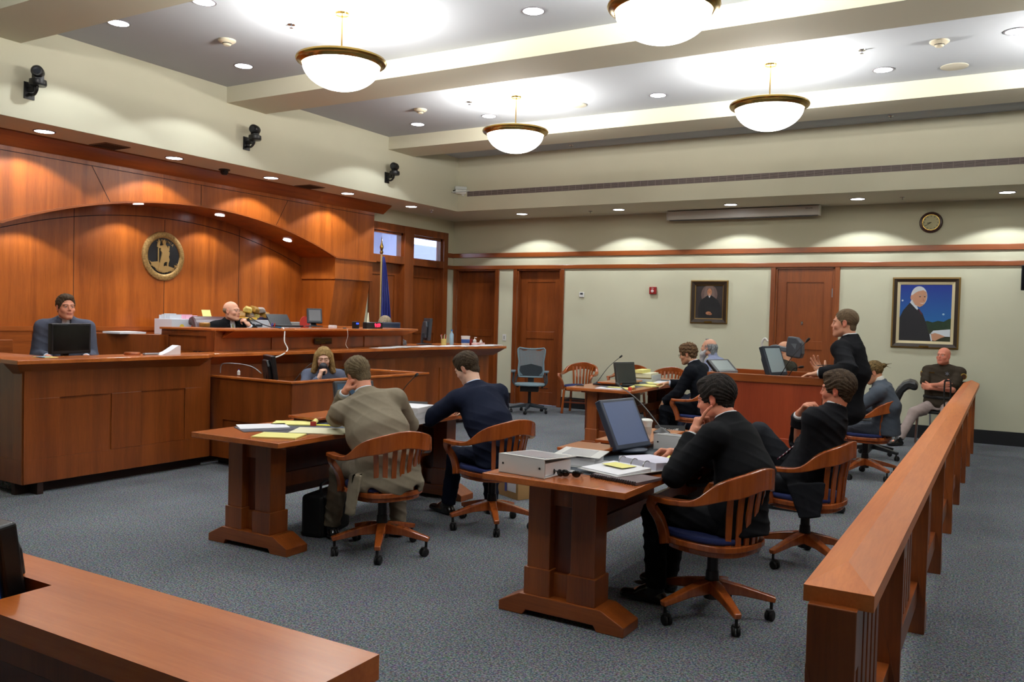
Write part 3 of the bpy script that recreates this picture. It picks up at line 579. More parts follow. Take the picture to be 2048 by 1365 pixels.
monitor('low grey monitor behind the red digital timer',(-7.75,9.75,1.22),.42,.24,radians(80),0,mat('blue_grey_plastic',(70,80,100),rough=.4),(50,60,80),stand=.08)
monitor("dark grey monitor on the clerk's counter, seen from behind",(-7.42,10.24,1.20),.42,.33,radians(138),-4,DGP,(14,16,18),stand=.055)
monitor('dark monitor behind the left hand of the man in the tan suit',(-4.26,4.98,.83),.32,.25,radians(62),16,DGP,(70,95,120),stand=.02)
m=monitor('large tilted touch monitor on the foreground table, left of the man writing',(-1.97,4.93,.80),.36,.33,radians(76),27,mat('monitor_navy_grey',(48,56,72),rough=.35),(105,118,150),stand=.02)
monitor('small dark monitor on the back table beside the microphone',(-4.02,9.75,.80),.32,.27,radians(66),12,mat('charcoal_plastic',(56,58,56),rough=.5),(66,70,66),stand=.02)
monitor('dark touch monitor standing on the lectern',(-1.70,7.58,1.14),.28,.27,radians(72),20,mat('slate_plastic',(40,48,58),rough=.4),(150,168,172),stand=.05)
monitor('black monitor with blue screen set into the jury rail, bottom left corner',(-2.0,1.01,.92),.38,.21,radians(0),-8,BLK,(40,90,170),es=.8,stand=.03)
tv=empty('wall_television',(.42,13.22,2.28),0,'black television edge cut off by the right side of the picture','television'); MB().box(-.28,.28,-.05,.0,-.17,.17).build('housing',BLK,tv,bevel=.01); MB().box(-.27,.27,-.054,-.05,-.155,.16).build('screen',mat('tv_screen',(8,9,18),rough=.1),tv); MB().box(-.05,.05,0,.14,-.05,.05).build('wall_bracket',BLK,tv)
def mic(label,base,tip,z,bw=.05,group='gooseneck microphones',name='gooseneck_microphone'):
    t=empty(name,(base[0],base[1],z),0,label,'microphone',group); b=Vector((0,0,0)); e=Vector((tip[0]-base[0],tip[1]-base[1],tip[2]-z))
    MB().lathe([(bw,0),(bw,.01),(bw*.5,.03),(.012,.04),(0,.042)],(0,0,0),16).build('base',BLK,t,smooth=True)
    P=spline([(0,0,.03),e*.45+Vector((0,0,.05)),e*.93],8); MB().tube(P,.004,6).build('gooseneck',BLK,t,smooth=True); d=(P[-1]-P[-3]).normalized(); MB().tube([P[-1]-d*.01,P[-1]+d*.01,P[-1]+d*.035],[.008,.012,.010],8).build('capsule',BLR,t,smooth=True); return t
mic('black gooseneck microphone at the left end of the back table',(-4.43,9.75),(-4.17,9.9,1.14),.762,.055)
mic('black gooseneck microphone between the tan suit and the navy suit',(-4.42,5.62),(-4.02,5.42,1.13),.762,.055)
mic('black gooseneck microphone rising from the lectern',(-1.72,7.6),(-1.47,7.6,1.475),1.065,.04)
mic('short black microphone low on the far side of the lectern',(-1.72,7.98),(-1.60,7.95,1.21),1.065,.03)
mic("thin microphone leaning on the court reporter's side of the counter",(-6.9,6.95),(-6.75,7.2,1.06),.732,.03)
# judge's microphone held to the face comes with a white cable
tag(MB().tube(spline([(-7.12,7.02,1.40),(-7.05,6.98,1.36),(-7.0,6.93,1.25),(-6.92,6.9,1.16),(-6.85,6.72,1.10),(-6.7,6.4,1.08)],8),.007,6).build('white_cable',WHT,smooth=True),"white cable hanging over the front of the judge's bench near the black monitor",'cable')
tag(MB().tube(spline([(-7.02,8.0,JT),(-7.01,8.0,1.30),(-7.04,8.0,1.2),(-7.0,8.0,1.145)],6),.0025,5).build('thin_cable',WHT,smooth=True),"thin white cable hanging down the judge's bench left of the brass plate",'cable')
# ---------------------------------------------------------------- implicit-surface figures
A=lambda *v: np.array(v,float)
def nrm(v): v=np.asarray(v,float); return v/max(1e-9,np.linalg.norm(v))
def frame(f,up=(0,0,1)):
    f=nrm(f); r=nrm(np.cross(f,up)); u=np.cross(r,f); return np.array([r,f,u])  # rows: right, forward, up
class SDF:
    """prims are (kind, fn, centre, bound radius, k)"""
    def __init__(s): s.p=[]
    def _a(s,op,fn,c,R,k): s.p.append((op,fn,np.asarray(c,float),R,k)); return s
    def cap(s,a,b,ra,rb=None,k=.02,op='u'):
        a=np.asarray(a,float);b=np.asarray(b,float);rb=ra if rb is None else rb; ab=b-a; L=max(1e-9,ab@ab)
        def fn(P):
            t=np.clip((P-a)@ab/L,0,1); return np.linalg.norm(P-a-t[:,None]*ab,axis=1)-(ra+t*(rb-ra))
        return s._a(op,fn,(a+b)/2,np.sqrt(L)/2+max(ra,rb),k)
    def ell(s,c,r,fr=None,k=.02,op='u'):
        c=np.asarray(c,float);r=np.asarray(r,float); F=np.eye(3) if fr is None else fr
        def fn(P):
            q=(P-c)@F.T; k0=np.linalg.norm(q/r,axis=1); k1=np.linalg.norm(q/(r*r),axis=1)+1e-9; return k0*(k0-1)/k1
        return s._a(op,fn,c,r.max(),k)
    def ecap(s,a,b,wa,wb,side,k=.02,op='u',e=None):
        """elliptical tapered capsule; wa=(half width along side, half depth)"""
        a=np.asarray(a,float);b=np.asarray(b,float);ab=b-a;L=np.linalg.norm(ab);n=ab/L; sd=nrm(side-np.dot(side,n)*n); t3=np.cross(n,sd)
        wa=np.asarray(wa,float);wb=np.asarray(wb,float); ee=min(min(wa),min(wb))*.8 if e is None else e
        def fn(P):
            q=P-a; u=q@n; t=np.clip(u/L,0,1); o=u-t*L; w=wa[0]+t*(wb[0]-wa[0]); d=wa[1]+t*(wb[1]-wa[1]); x=q@sd;y=q@t3
            k0=np.sqrt((x/w)**2+(y/d)**2+(o/ee)**2); k1=np.sqrt((x/w**2)**2+(y/d**2)**2+(o/ee**2)**2)+1e-9; return k0*(k0-1)/k1
        return s._a(op,fn,(a+b)/2,L/2+max(wa.max(),wb.max()),k)
    def box(s,c,h,fr=None,r=.01,k=.01,op='u'):
        c=np.asarray(c,float);h=np.asarray(h,float)-r; F=np.eye(3) if fr is None else fr
        def fn(P):
            q=np.abs((P-c)@F.T)-h; return np.linalg.norm(np.maximum(q,0),axis=1)+np.minimum(q.max(1),0)-r
        return s._a(op,fn,c,np.linalg.norm(h)+r,k)
    def disp(s,fn,c=(0,0,0),R=99): return s._a('d',fn,c,R,0)
    def ev(s,P,cen=None,cr=0):
        d=np.full(len(P),1.0)
        for op,fn,c,R,k in s.p:
            if cen is None: m=slice(None); Q=P
            else:
                m=(np.linalg.norm(cen-c,axis=1)<R+cr+k+.01)
                if not m.any(): continue
                m=np.repeat(m,len(P)//len(cen)); Q=P[m]
            if op=='d': d[m]+=fn(Q); continue
            v=fn(Q); e=d[m]
            if op=='u':
                if k>0: h=np.clip(.5+.5*(e-v)/k,0,1); d[m]=e*(1-h)+v*h-k*h*(1-h)
                else: d[m]=np.minimum(e,v)
            elif op=='s':
                v=-v; h=np.clip(.5-.5*(e-v)/max(k,1e-6),0,1); d[m]=e*(1-h)+v*h+k*h*(1-h)
        return d
    def mesh(s,h):
        lo=np.min([c-R for op,_,c,R,k in s.p if op=='u'],0)-2*h; hi=np.max([c+R for op,_,c,R,k in s.p if op=='u'],0)+2*h
        B=8; bs=B*h; n=np.ceil((hi-lo)/bs).astype(int)
        g=np.stack(np.meshgrid(*[np.arange(x) for x in n],indexing='ij'),-1).reshape(-1,3); cen=lo+(g+.5)*bs
        cr=bs*.87; keep=np.zeros(len(g),bool)
        for op,fn,c,R,k in s.p:
            if op=='u':
                m=np.linalg.norm(cen-c,axis=1)<R+cr+.03
                if m.any(): keep[np.nonzero(m)[0]]|=fn(cen[m])<cr+.03
        g=g[keep];cen=cen[keep]; d=s.ev(cen,cen,cr); m=np.abs(d)<cr*1.7+.02; g=g[m];cen=cen[m]
        o=np.stack(np.meshgrid(*[np.arange(B+1)]*3,indexing='ij'),-1).reshape(-1,3)
        V=[];K=[];E=[]; N=n*B+3
        key=lambda I:(I[:,0]*N[1]+I[:,1])*N[2]+I[:,2]
        for q in range(0,len(g),1500):
            gg=g[q:q+1500]; I=(gg[:,None,:]*B+o[None]); P=(lo+I*h).reshape(-1,3)
            D=s.ev(P,cen[q:q+1500],cr).reshape(-1,B+1,B+1,B+1); S=D<0
            c8=[S[:,a:a+B,b:b+B,c:c+B] for a in(0,1) for b in(0,1) for c in(0,1)]; cnt=sum(x.astype(np.int8) for x in c8)
            act=np.argwhere((cnt>0)&(cnt<8))
            if not len(act): continue
            b,i,j,k=act.T; acc=np.zeros((len(act),3)); num=np.zeros(len(act))
            for ax in range(3):
                for u in (0,1):
                    for w in (0,1):
                        o0=[0,0,0]; oa=[x for x in range(3) if x!=ax]; o0[oa[0]]=u;o0[oa[1]]=w; o1=list(o0);o1[ax]=1
                        d0=D[b,i+o0[0],j+o0[1],k+o0[2]];d1=D[b,i+o1[0],j+o1[1],k+o1[2]]; x=(d0<0)!=(d1<0)
                        t=np.where(x,d0/np.where(x,d0-d1,1),0); pt=np.tile(np.array(o0,float),(len(act),1)); pt[:,ax]+=t
                        acc+=pt*x[:,None]; num+=x
            I0=gg[b]*B+np.stack([i,j,k],1); V.append(lo+(I0+acc/num[:,None])*h); K.append(key(I0+1))
            for ax in range(3):
                sl=[slice(0,B)]*3; s2=list(sl); s2[ax]=slice(1,B+1)
                a=S[:,sl[0],sl[1],sl[2]]; c=S[:,s2[0],s2[1],s2[2]]; e=np.argwhere(a!=c)
                if len(e): E.append((ax,gg[e[:,0]]*B+e[:,1:],a[tuple(e.T)]))
        V=np.concatenate(V);K=np.concatenate(K); so=np.argsort(K);K=K[so];V=V[so]; F=[]
        for ax,I,sg in E:
            u,w=[x for x in range(3) if x!=ax]; du=np.zeros(3,int);du[u]=1;dw=np.zeros(3,int);dw[w]=1
            idx=[];ok=np.ones(len(I),bool)
            for dd in (0*du,du,du+dw,dw):
                kk=key(I+1-dd); p=np.clip(np.searchsorted(K,kk),0,len(K)-1); ok&=K[p]==kk; idx.append(p)
            f=np.stack(idx,1); flip=sg if ax!=1 else ~sg
            f[~flip]=f[~flip][:,::-1]; F.append(f[ok])
        return V,np.concatenate(F)
def sdfobj(name,S,h,m,parent,origin,col=None,smooth=True):
    V,F=S.mesh(h); me=bpy.data.meshes.new(name); W=V-np.asarray(origin)
    me.vertices.add(len(W)); me.vertices.foreach_set('co',W.astype(np.float32).ravel())
    me.loops.add(F.size); me.loops.foreach_set('vertex_index',F.astype(np.int32).ravel())
    me.polygons.add(len(F)); me.polygons.foreach_set('loop_start',np.arange(0,F.size,4,dtype=np.int32)); me.polygons.foreach_set('loop_total',np.full(len(F),4,np.int32))
    me.update(calc_edges=True); me.validate()
    me.polygons.foreach_set('use_smooth',np.ones(len(me.polygons),bool))
    if col is not None:
        a=me.color_attributes.new('tint','FLOAT_COLOR','POINT'); c=np.ones((len(V),4),np.float32); c[:,:3]=col(V); a.data.foreach_set('color',c.ravel())
    me.materials.append(m); o=bpy.data.objects.new(name,me); COL.objects.link(o); o.parent=parent; return o
def tintmat(name,rough=.5,bump=.1,bscale=300,sss=0,spec=.4,sheen=0,stretch=None):
    if name in MC: return MC[name]
    m=mat(name,(128,128,128),rough=rough,bump=bump,bscale=bscale,spec=spec,sheen=sheen); nt=m.node_tree
    at=nt.nodes.new('ShaderNodeAttribute'); at.attribute_name='tint'; nt.links.new(at.outputs['Color'],nt.nodes['Principled BSDF'].inputs['Base Color'])
    if sss:
        b=nt.nodes['Principled BSDF']; b.inputs['Subsurface Weight'].default_value=sss; b.inputs['Subsurface Radius'].default_value=(.01,.004,.002); b.inputs['Subsurface Scale'].default_value=1
    return m
def sn(P,f,ph=0.):
    return (np.sin(P[:,0]*f+1.3*np.sin(P[:,1]*f*.7+ph)+ph)+np.sin(P[:,1]*f*1.1+1.7*np.sin(P[:,2]*f*.6+ph)+2*ph)+np.sin(P[:,2]*f*.9+1.1*np.sin(P[:,0]*f*.8)+3*ph))/3
def ik(a,t,l1,l2,pole):
    a=np.asarray(a,float);t=np.asarray(t,float); d=t-a; L=min(np.linalg.norm(d),(l1+l2)*.999); n=nrm(d); x=(l1*l1-l2*l2+L*L)/(2*L); y=sqrt(max(0,l1*l1-x*x))
    p=np.asarray(pole,float); p=nrm(p-p@n*n); return a+n*x+p*y, a+n*L
def hand(S,wr,dirn,palm,side,curl=(.35,.4,.45,.5),thumb=.3,sc=1.,spread=.1,hold=None):
    """wr wrist, dirn wrist->knuckles, palm = direction the palm faces; side +1 right hand, -1 left. thumb lies on  (dirn x palm)*side"""
    d=nrm(dirn); p=np.asarray(palm,float); p=nrm(p-p@d*d); t=np.cross(d,p)*(1 if side>0 else -1)  # towards thumb
    w=np.asarray(wr,float); S.ecap(w,w+d*.03*sc,(.027*sc,.020*sc),(.034*sc,.017*sc),t,k=.012)
    S.ecap(w+d*.025*sc,w+d*.078*sc,(.033*sc,.0155*sc),(.040*sc,.0135*sc),t,k=.012)
    Ls=((.043,.026,.022),(.048,.029,.023),(.044,.027,.022),(.034,.021,.019)); off=(.0295,.0102,-.0095,-.028); rr=(.0092,.0094,.0089,.0078)
    tips=[]
    for i in range(4):
        b=w+(d*(.088-.004*abs(i-1))+t*off[i])*sc; a=0; r=rr[i]*sc; dd=nrm(d+t*(1.5-i)*spread)
        for j,l in enumerate(Ls[i]):
            c=curl[i] if not isinstance(curl[i],tuple) else curl[i][j]
            a+=c*(1.0,1.15,.7)[j] if not isinstance(curl[i],tuple) else c
            n=b+(dd*cos(a)+p*sin(a))*l*sc; S.cap(b,n,r,r*.93,k=.004 if j else .008); b=n; r*=.93
        tips.append(b)
    tb=w+(d*.028+t*.026+p*.004)*sc; td=nrm(d*(.62)+t*(.72*(1-.6*thumb))+p*(.25+.9*thumb)); t1=tb+td*.042*sc; td2=nrm(td*.7+d*.5+p*.35*thumb-t*.25*thumb); t2=t1+td2*.033*sc; t3=t2+nrm(td2+p*.3*thumb-t*.3*thumb)*.026*sc
    S.cap(tb,t1,.0155*sc,.0115*sc,k=.012); S.cap(t1,t2,.0112*sc,.0102*sc,k=.004); S.cap(t2,t3,.0102*sc,.0085*sc,k=.003)
    return tips,t3
SKIN=dict(fair=(226,170,140),ruddy=(222,150,120),tan=(205,150,115),pale=(230,185,160))
def head(S,c,F,sc=1.,fat=0.,nose=1.):
    """F rows: right, forward, up"""
    T=lambda x,y,z:c+(F[0]*x+F[1]*y+F[2]*z)*sc
    S.ell(T(0,-.018,.033),np.array((.0745,.094,.083))*sc,F,k=.02)
    S.ell(T(0,.028,-.022),np.array((.060+fat*.5,.060,.074))*sc,F,k=.03)
    S.ell(T(0,.045,-.07),np.array((.042+fat,.044+fat*.3,.042))*sc,F,k=.03)
    S.cap(T(-.047-fat,.0,-.066),T(-.016,.068,-.098),.017*sc,.015*sc,k=.03); S.cap(T(.047+fat,.0,-.066),T(.016,.068,-.098),.017*sc,.015*sc,k=.03)
    S.cap(T(-.012,.078,-.096),T(.012,.078,-.096),.013*sc,k=.02)
    for q in (-1,1):
        S.ell(T(q*.040,.060,-.028),np.array((.022,.022,.02))*sc,F,k=.02)          # cheek
        S.ell(T(q*.031,.094,.008),np.array((.017,.012,.0125))*sc,F,k=.012,op='s')    # socket
        S.cap(T(q*.012,.082,.026),T(q*.046,.070,.026),.0080*sc,.007*sc,k=.014)      # brow
        S.ell(T(q*.031,.0725,.005),np.array((.0145,.0145,.0135))*sc,F,k=.0015)      # eyeball with lids
        S.cap(T(q*.020,.085,.0125),T(q*.043,.079,.0118),.0032*sc,k=.003)
        # ear
        S.ell(T(q*.076,-.010,-.004),np.array((.008,.018,.031))*sc,F,k=.008); S.ell(T(q*.083,-.006,.001),np.array((.006,.010,.019))*sc,F,k=.004,op='s')
        S.ell(T(q*.076,-.002,-.030),np.array((.006,.008,.010))*sc,F,k=.006)
    S.cap(T(0,.084,.014),T(0,.0975+.004*nose,-.022),.0065*sc,.0098*sc*nose,k=.012)
    for q in (-1,1): S.ell(T(q*.0110,.090,-.027),np.array((.0080,.009,.0070))*sc,F,k=.006)
    S.ell(T(0,.083,-.053),np.array((.026,.013,.018))*sc,F,k=.012)
    S.ell(T(0,.0915,-.0545),np.array((.022,.0075,.0048))*sc,F,k=.003); S.ell(T(0,.0900,-.0655),np.array((.019,.0082,.0055))*sc,F,k=.003)
    S.ell(T(0,.1005,-.0598),np.array((.023,.006,.0016))*sc,F,k=.003,op='s')
def headcol(c,F,sc,skin,brow,lip=(178,95,85),stub=0.,red=.0,eyes=True):
    base=np.array(lin(skin)); B=np.array(lin(brow)); Lp=np.array(lin(lip)); R=np.array(lin((205,105,85)))
    def f(P):
        q=(P-c)@F.T/sc; x,y,z=q[:,0],q[:,1],q[:,2]; ax=np.abs(x)
        C=np.tile(base,(len(P),1)); n=.5+.5*sn(P,60); C*=(1-.07*n)[:,None]
        near=(np.linalg.norm(q,axis=1)<.16)
        def mixc(w,col):
            w=(np.clip(w,0,1)*near)[:,None]; C[:]=C*(1-w)+col*w
        g=lambda dx,dy,dz,s:np.exp(-((dx)**2+(dy)**2+(dz)**2)/(2*s*s))
        mixc((.35+red)*g(x,y-.11,z+.028,.014),R); mixc((.25+red)*g(ax-.042,y-.06,z+.03,.018),R); mixc((.35+red)*(ax>.072)*(np.abs(z+.004)<.04)*(np.abs(y+.008)<.03),R)
        mixc(red*.6*(y>-.1),R)
        if stub: mixc(stub*((z<-.035)&(z>-.125)&(y>-.02))*(.7+.3*sn(P,300)),B*1.2)
        mixc(1.2*np.exp(-((z+.0600-.004*0)/.0075)**2)*(ax<.024)*(y>.085),Lp)
        mixc(.9*np.exp(-(((z-.0245-.10*(.031-np.abs(ax-.031))*.3)/.0052)**2))*(ax>.010)*(ax<.050)*(y>.055),B)
        if eyes:
            ey=(np.hypot(ax-.031,(z-.0035)*1.9)<.0115)&(y>.070); mixc(.95*ey,np.array(lin((215,205,195)))); 
            mixc(1.*((np.hypot(ax-.031,z-.0038)<.0052)&(y>.07)),np.array(lin((45,35,30))))
            mixc(.8*((np.abs(z-.0095)<.0022)&(np.abs(ax-.031)<.0135)&(y>.068)),np.array(lin((70,45,38))))
        else: mixc(.8*((np.abs(z-.0015)<.0026)&(np.abs(ax-.031)<.0135)&(y>.068)),np.array(lin((80,50,42))))
        return C
    return f
def hairfn(S,c,F,sc,style):
    T=lambda x,y,z:c+(F[0]*x+F[1]*y+F[2]*z)*sc
    a=np.array
    loc=lambda P:(P-c)@F.T/sc
    if style in('short','buzz','curly','quiff','bun','receding'):
        t={'short':.010,'buzz':.004,'curly':.018,'quiff':.017,'bun':.008,'receding':.007}[style]
        S.ell(T(0,-.020,.036),a((.0745+t,.094+t,.083+t*1.15))*sc,F,k=.01)
        if style=='curly': S.ell(T(0,.03,.085),a((.062,.055,.045))*sc,F,k=.02); S.ell(T(0,-.06,-.01),a((.07,.045,.06))*sc,F,k=.02)
        if style=='quiff': S.ell(T(0,.035,.098),a((.058,.045,.026))*sc,F,k=.02)
        if style=='short': S.ell(T(0,.02,.094),a((.06,.055,.03))*sc,F,k=.02)
        # cut away the face
        zf={'short':.084,'buzz':.084,'curly':.070,'quiff':.088,'bun':.084,'receding':.085}[style]
        S.ell(T(0,.105,-.0+zf-.085),a((.078,.085 if style!='receding' else .10,.082))*sc,F,k=.006,op='s')
        S.box(T(0,.062,-.10),a((.12,.09,.085))*sc,F,r=.02,k=.006,op='s')
        S.box(T(0,0,-.135),a((.14,.14,.055 if style!='curly' else .045))*sc,F,r=.01,k=.01,op='s')
        for q in(-1,1): S.ell(T(q*.086,-.006,-.012),a((.022,.028,.034))*sc,F,k=.004,op='s')
        if style!='bun': S.ell(T(0,-.058,-.040),a((.054,.034,.046))*sc,F,k=.015)
        for q in (-1,1): S.cap(T(q*.0700,.012,.02),T(q*.0695,.012,-.016),.0085*sc,.004*sc,k=.01)   # sideburn
        if style=='bun': S.ell(T(0,-.125,.035),a((.032,.030,.028))*sc,F,k=.008); S.cap(T(0,-.15,.04),T(.01,-.21,.03),.007,.002,k=.01); S.cap(T(0,-.145,.03),T(-.02,-.19,-.02),.005,.0015,k=.01)
    elif style=='fringe': # bald crown, hair ring low
        S.ell(T(0,-.026,.012),a((.0770,.0895,.060))*sc,F,k=.01)
        S.ell(T(0,.01,.085),a((.095,.12,.062))*sc,F,k=.01,op='s'); S.ell(T(0,.09,.0),a((.09,.10,.14))*sc,F,k=.006,op='s')
        S.box(T(0,0,-.125),a((.14,.14,.055))*sc,F,r=.01,k=.01,op='s')
        for q in(-1,1): S.ell(T(q*.086,-.006,-.010),a((.022,.026,.036))*sc,F,k=.004,op='s')
    elif style=='long':
        S.ell(T(0,-.022,.036),a((.088,.106,.096))*sc,F,k=.01)
        for q in(-1,1):
            S.ecap(T(q*.075,-.01,.03),T(q*.105,.005,-.16),(.032*sc,.055*sc),(.036*sc,.045*sc),F[0],k=.03)
        S.ecap(T(0,-.07,.03),T(0,-.075,-.17),(.09*sc,.04*sc),(.10*sc,.035*sc),F[0],k=.03)
        S.ell(T(0,.115,-.022),a((.064,.10,.092))*sc,F,k=.01,op='s'); S.box(T(0,.12,-.15),a((.075,.1,.1))*sc,F,r=.02,k=.01,op='s')
    elif style=='oldlong': # long thin grey hair round a bald top
        S.ell(T(0,-.030,.012),a((.083,.092,.075))*sc,F,k=.01); S.ecap(T(0,-.075,.0),T(0,-.085,-.085),(.075*sc,.035*sc),(.07*sc,.03*sc),F[0],k=.03)
        S.ell(T(0,.0,.10),a((.062,.14,.060))*sc,F,k=.01,op='s'); S.ell(T(0,.10,.0),a((.085,.105,.15))*sc,F,k=.006,op='s')
        S.cap(T(.01,.045,.106),T(-.02,.0,.114),.008,.006,k=.01)
    fq={'curly':170,'short':150,'quiff':150,'bun':120,'long':110,'oldlong':150}.get(style,200); am={'curly':.006,'short':.0018,'quiff':.0028,'long':.003,'bun':.0022,'oldlong':.005}.get(style,.001)
    def dsp(P):
        q=loc(P)
        if style=='curly': return am*sn(P,fq)*1.3+am*.6*sn(P,fq*1.9,1.)
        th=np.arctan2(q[:,0],q[:,2]+.05); 
        if style in('long','oldlong'): th=np.arctan2(q[:,0],q[:,1])
        return am*(np.sin(th*(34 if style!='long' else 26)+2.5*np.sin(q[:,1]*45)+3*np.sin(q[:,2]*25))+.8*np.sin(th*71+4*np.sin(q[:,1]*38+1)+3*np.sin(q[:,2]*50)))*.8
    S.disp(dsp)
def haircol(c,col,col2):
    a=np.array(lin(col));b=np.array(lin(col2))
    def f(P):
        q=P-c; th=np.arctan2(q[:,0],q[:,1]); w=np.clip(.4+.4*np.sin(th*75+4*np.sin(q[:,2]*60)+3*np.sin(q[:,1]*70))+.35*sn(P,160)+.2*sn(P,420),0,1)[:,None]; return a*(1-w)+b*w
    return f
# ---------------------------------------------------------------- people
def Rz(a): return np.array([[cos(a),-sin(a),0],[sin(a),cos(a),0],[0,0,1]])
hypot_=math.hypot
def person(label,at,yaw,seat=True,h=.006,hc=.008,scale=1.,lean=(10,22,10),side=0.,twist=0.,look=(0,0,0),head_xyz=None,
           arms=None,feet=None,hipz=.55,skin='fair',brow=(70,50,35),hair=('short',(50,38,28),(85,65,48)),outfit=None,fat=0.,girth=1.,face={},glasses=None,shade=1.,group=None,feetz=.09,shf=(0,0)):
    """figure faces local +Y; yaw turns it about z (radians). arms: dict R/L -> dict(wrist, pole, dir, palm, curl, thumb)"""
    W=Rz(yaw); at=np.asarray(at,float); w=lambda p: at+W@(np.asarray(p,float)*scale); wd=lambda d: W@np.asarray(d,float); s=scale
    root=empty('person',tuple(at),0,label,'person',group)
    a1,a2,a3=[radians(x) for x in lean]; sd=radians(side)
    dr=lambda a:A(sin(sd)*cos(a),sin(a),cos(sd)*cos(a))
    tl=1.
    if head_xyz is not None:
        hx,hy,hz=head_xyz; best=9
        for aa in range(-45,75,3):
            for cv in (0,12,24,36):
                for t_ in (.86,.93,1.,1.06):
                    q1,q2,q3=[radians(v) for v in (aa-cv*.6,aa+cv*.4,aa+cv*.6-abs(aa)*.2*(1 if aa>0 else -1))]
                    yy=t_*(.25*sin(q1)+.28*sin(q2))+.145*sin(q3)+.014; zz=hipz+t_*(.25*cos(q1)+.28*cos(q2))+.145*cos(q3)
                    e=hypot_(yy-hy,zz-hz)+abs(t_-1)*.12+abs(cv-16)*.0006
                    if e<best: best=e; a1,a2,a3,tl=q1,q2,q3,t_
        sd=math.atan2(hx,(hz-hipz))
    P=A(0,0,hipz); Ch=P+dr(a1)*.25*tl; Sh=Ch+dr(a2)*.245*tl; Nk=Sh+dr(a2)*.035*tl+dr(a3)*.02; Hc=Nk+dr(a3)*.125+A(0,.014,0)
    if head_xyz is not None: Hc=Hc*.35+np.asarray(head_xyz,float)*.65
    tw=Rz(radians(twist)); X=tw@A(1,0,0)*1.0+A(0,0,-.0); X=nrm(X+A(0,0,-sin(sd)))
    fw=nrm(np.cross(dr(a2),X))*-1 if np.dot(np.cross(dr(a2),X),A(0,1,0))<0 else nrm(np.cross(dr(a2),X))
    shw=.180*girth**.5
    shR=Sh+X*shw-dr(a2)*.040+fw*shf[0]; shL=Sh-X*shw-dr(a2)*.040+fw*shf[1]
    ly,lp,lr=[radians(q) for q in look]  # yaw(+left), pitch(+up), roll
    f=A(-sin(ly)*cos(lp),cos(ly)*cos(lp),sin(lp)); Fr=frame(f); Fr=np.array([Fr[0]*cos(lr)+Fr[2]*sin(lr),Fr[1],-Fr[0]*sin(lr)+Fr[2]*cos(lr)]); HF=Fr@W.T
    arms=arms or {}; J={}
    for sgn,key,sh in((1,'R',shR),(-1,'L',shL)):
        a=dict(dict(wrist=(sgn*.22,.36,hipz+.17),pole=(sgn*.6,-.5,-1),dir=(-sgn*.3,1,-.1),palm=(0,0,-1),curl=(.3,.35,.4,.45),thumb=.3),**arms.get(key,{}))
        el,wr=ik(sh,a['wrist'],.285,.265,a['pole']); J[key]=(sh,el,wr,a)
    L={}
    feet=feet or {}
    for sgn,key in((1,'R'),(-1,'L')):
        hp=P+A(sgn*.095,0,-.02); ft=feet.get(key,{})
        an=ft.get('ankle',(sgn*.13,.46,feetz)) if seat else ft.get('ankle',(sgn*.11,0,feetz))
        kn,an=ik(hp,an,.43,.42,ft.get('pole',(sgn*.12,1,1.0) if seat else (0,1,0))); to=A(*ft.get('toe',(sgn*.22,1,0.))); L[key]=(hp,kn,an,nrm(to))
    # -------- body (one continuous surface)
    B=SDF(); Hw=w(Hc); sc=s
    head(B,Hw,HF,sc,fat=fat,**face)
    neckr=.054+fat*.8
    B.cap(w(Nk-A(0,.012,.01)),w(Hc)-HF[1]*.022*sc-HF[2]*.045*sc,neckr*1.06*s,neckr*.98*s,k=.03)
    B.ecap(w(Ch),w(Sh-dr(a2)*.05),(.135*s*girth,.085*s*girth),(.15*s,.08*s),wd(X),k=.03); B.ecap(w(P),w(Ch),(.14*s*girth,.09*s*girth),(.13*s*girth,.085*s*girth),wd(A(1,0,0)),k=.05)
    B.cap(w(shL),w(Sh),.045*s,.05*s,k=.03); B.cap(w(shR),w(Sh),.045*s,.05*s,k=.03)
    for key in'RL':
        sh,el,wr,a=J[key]; B.cap(w(sh),w(el),.044*s,.036*s,k=.02); B.cap(w(el),w(wr),.037*s,.0255*s,k=.02)
        J[key]+=(hand(B,w(wr),wd(A(*a['dir'])),wd(A(*a['palm'])),1 if key=='R' else -1,a['curl'],a['thumb'],sc*1.02),)
        hp,kn,an,to=L[key]; B.cap(w(hp),w(kn),.07*s,.045*s,k=.03); B.cap(w(kn),w(an),.045*s,.032*s,k=.02); B.cap(w(an),w(an+to*.11+A(0,0,-.035)),.03*s,.022*s,k=.02)
    skn=SKIN.get(skin,skin) if isinstance(skin,str) else skin
    fc=headcol(Hw,HF,sc,skn,brow,**{k:v for k,v in (outfit or {}).get('facecol',{}).items()})
    sdfobj('body',B,h,tintmat('skin',.48,.12,500,.06),root,at,fc)
    # -------- hair
    if hair:
        H=SDF(); hairfn(H,Hw,HF,sc,hair[0]); sdfobj('hair',H,min(h,.005),tintmat('hair',.7,.5,900,spec=.15),root,at,haircol(Hw,hair[1],hair[2]))
    o=outfit or {}
    top=o.get('top','jacket'); jc=o.get('color',(30,31,36)); rough=o.get('rough',.85)
    def fold(P,amp=.0035):
        q=(P[:,0]*.35+P[:,1]*.3+P[:,2])*46+2.2*sn(P,8,.4); m_=np.clip(.45+.75*sn(P,7.5,1.9),0,1); q2=(P[:,0]*.8-P[:,1]*.5+P[:,2]*.5)*34+2*sn(P,10,2.); return -amp*(m_*(1-np.abs(np.sin(q)))**1.5*1.5+(1-m_)*.8*(1-np.abs(np.sin(q2)))**2+.25*sn(P,20,1.))
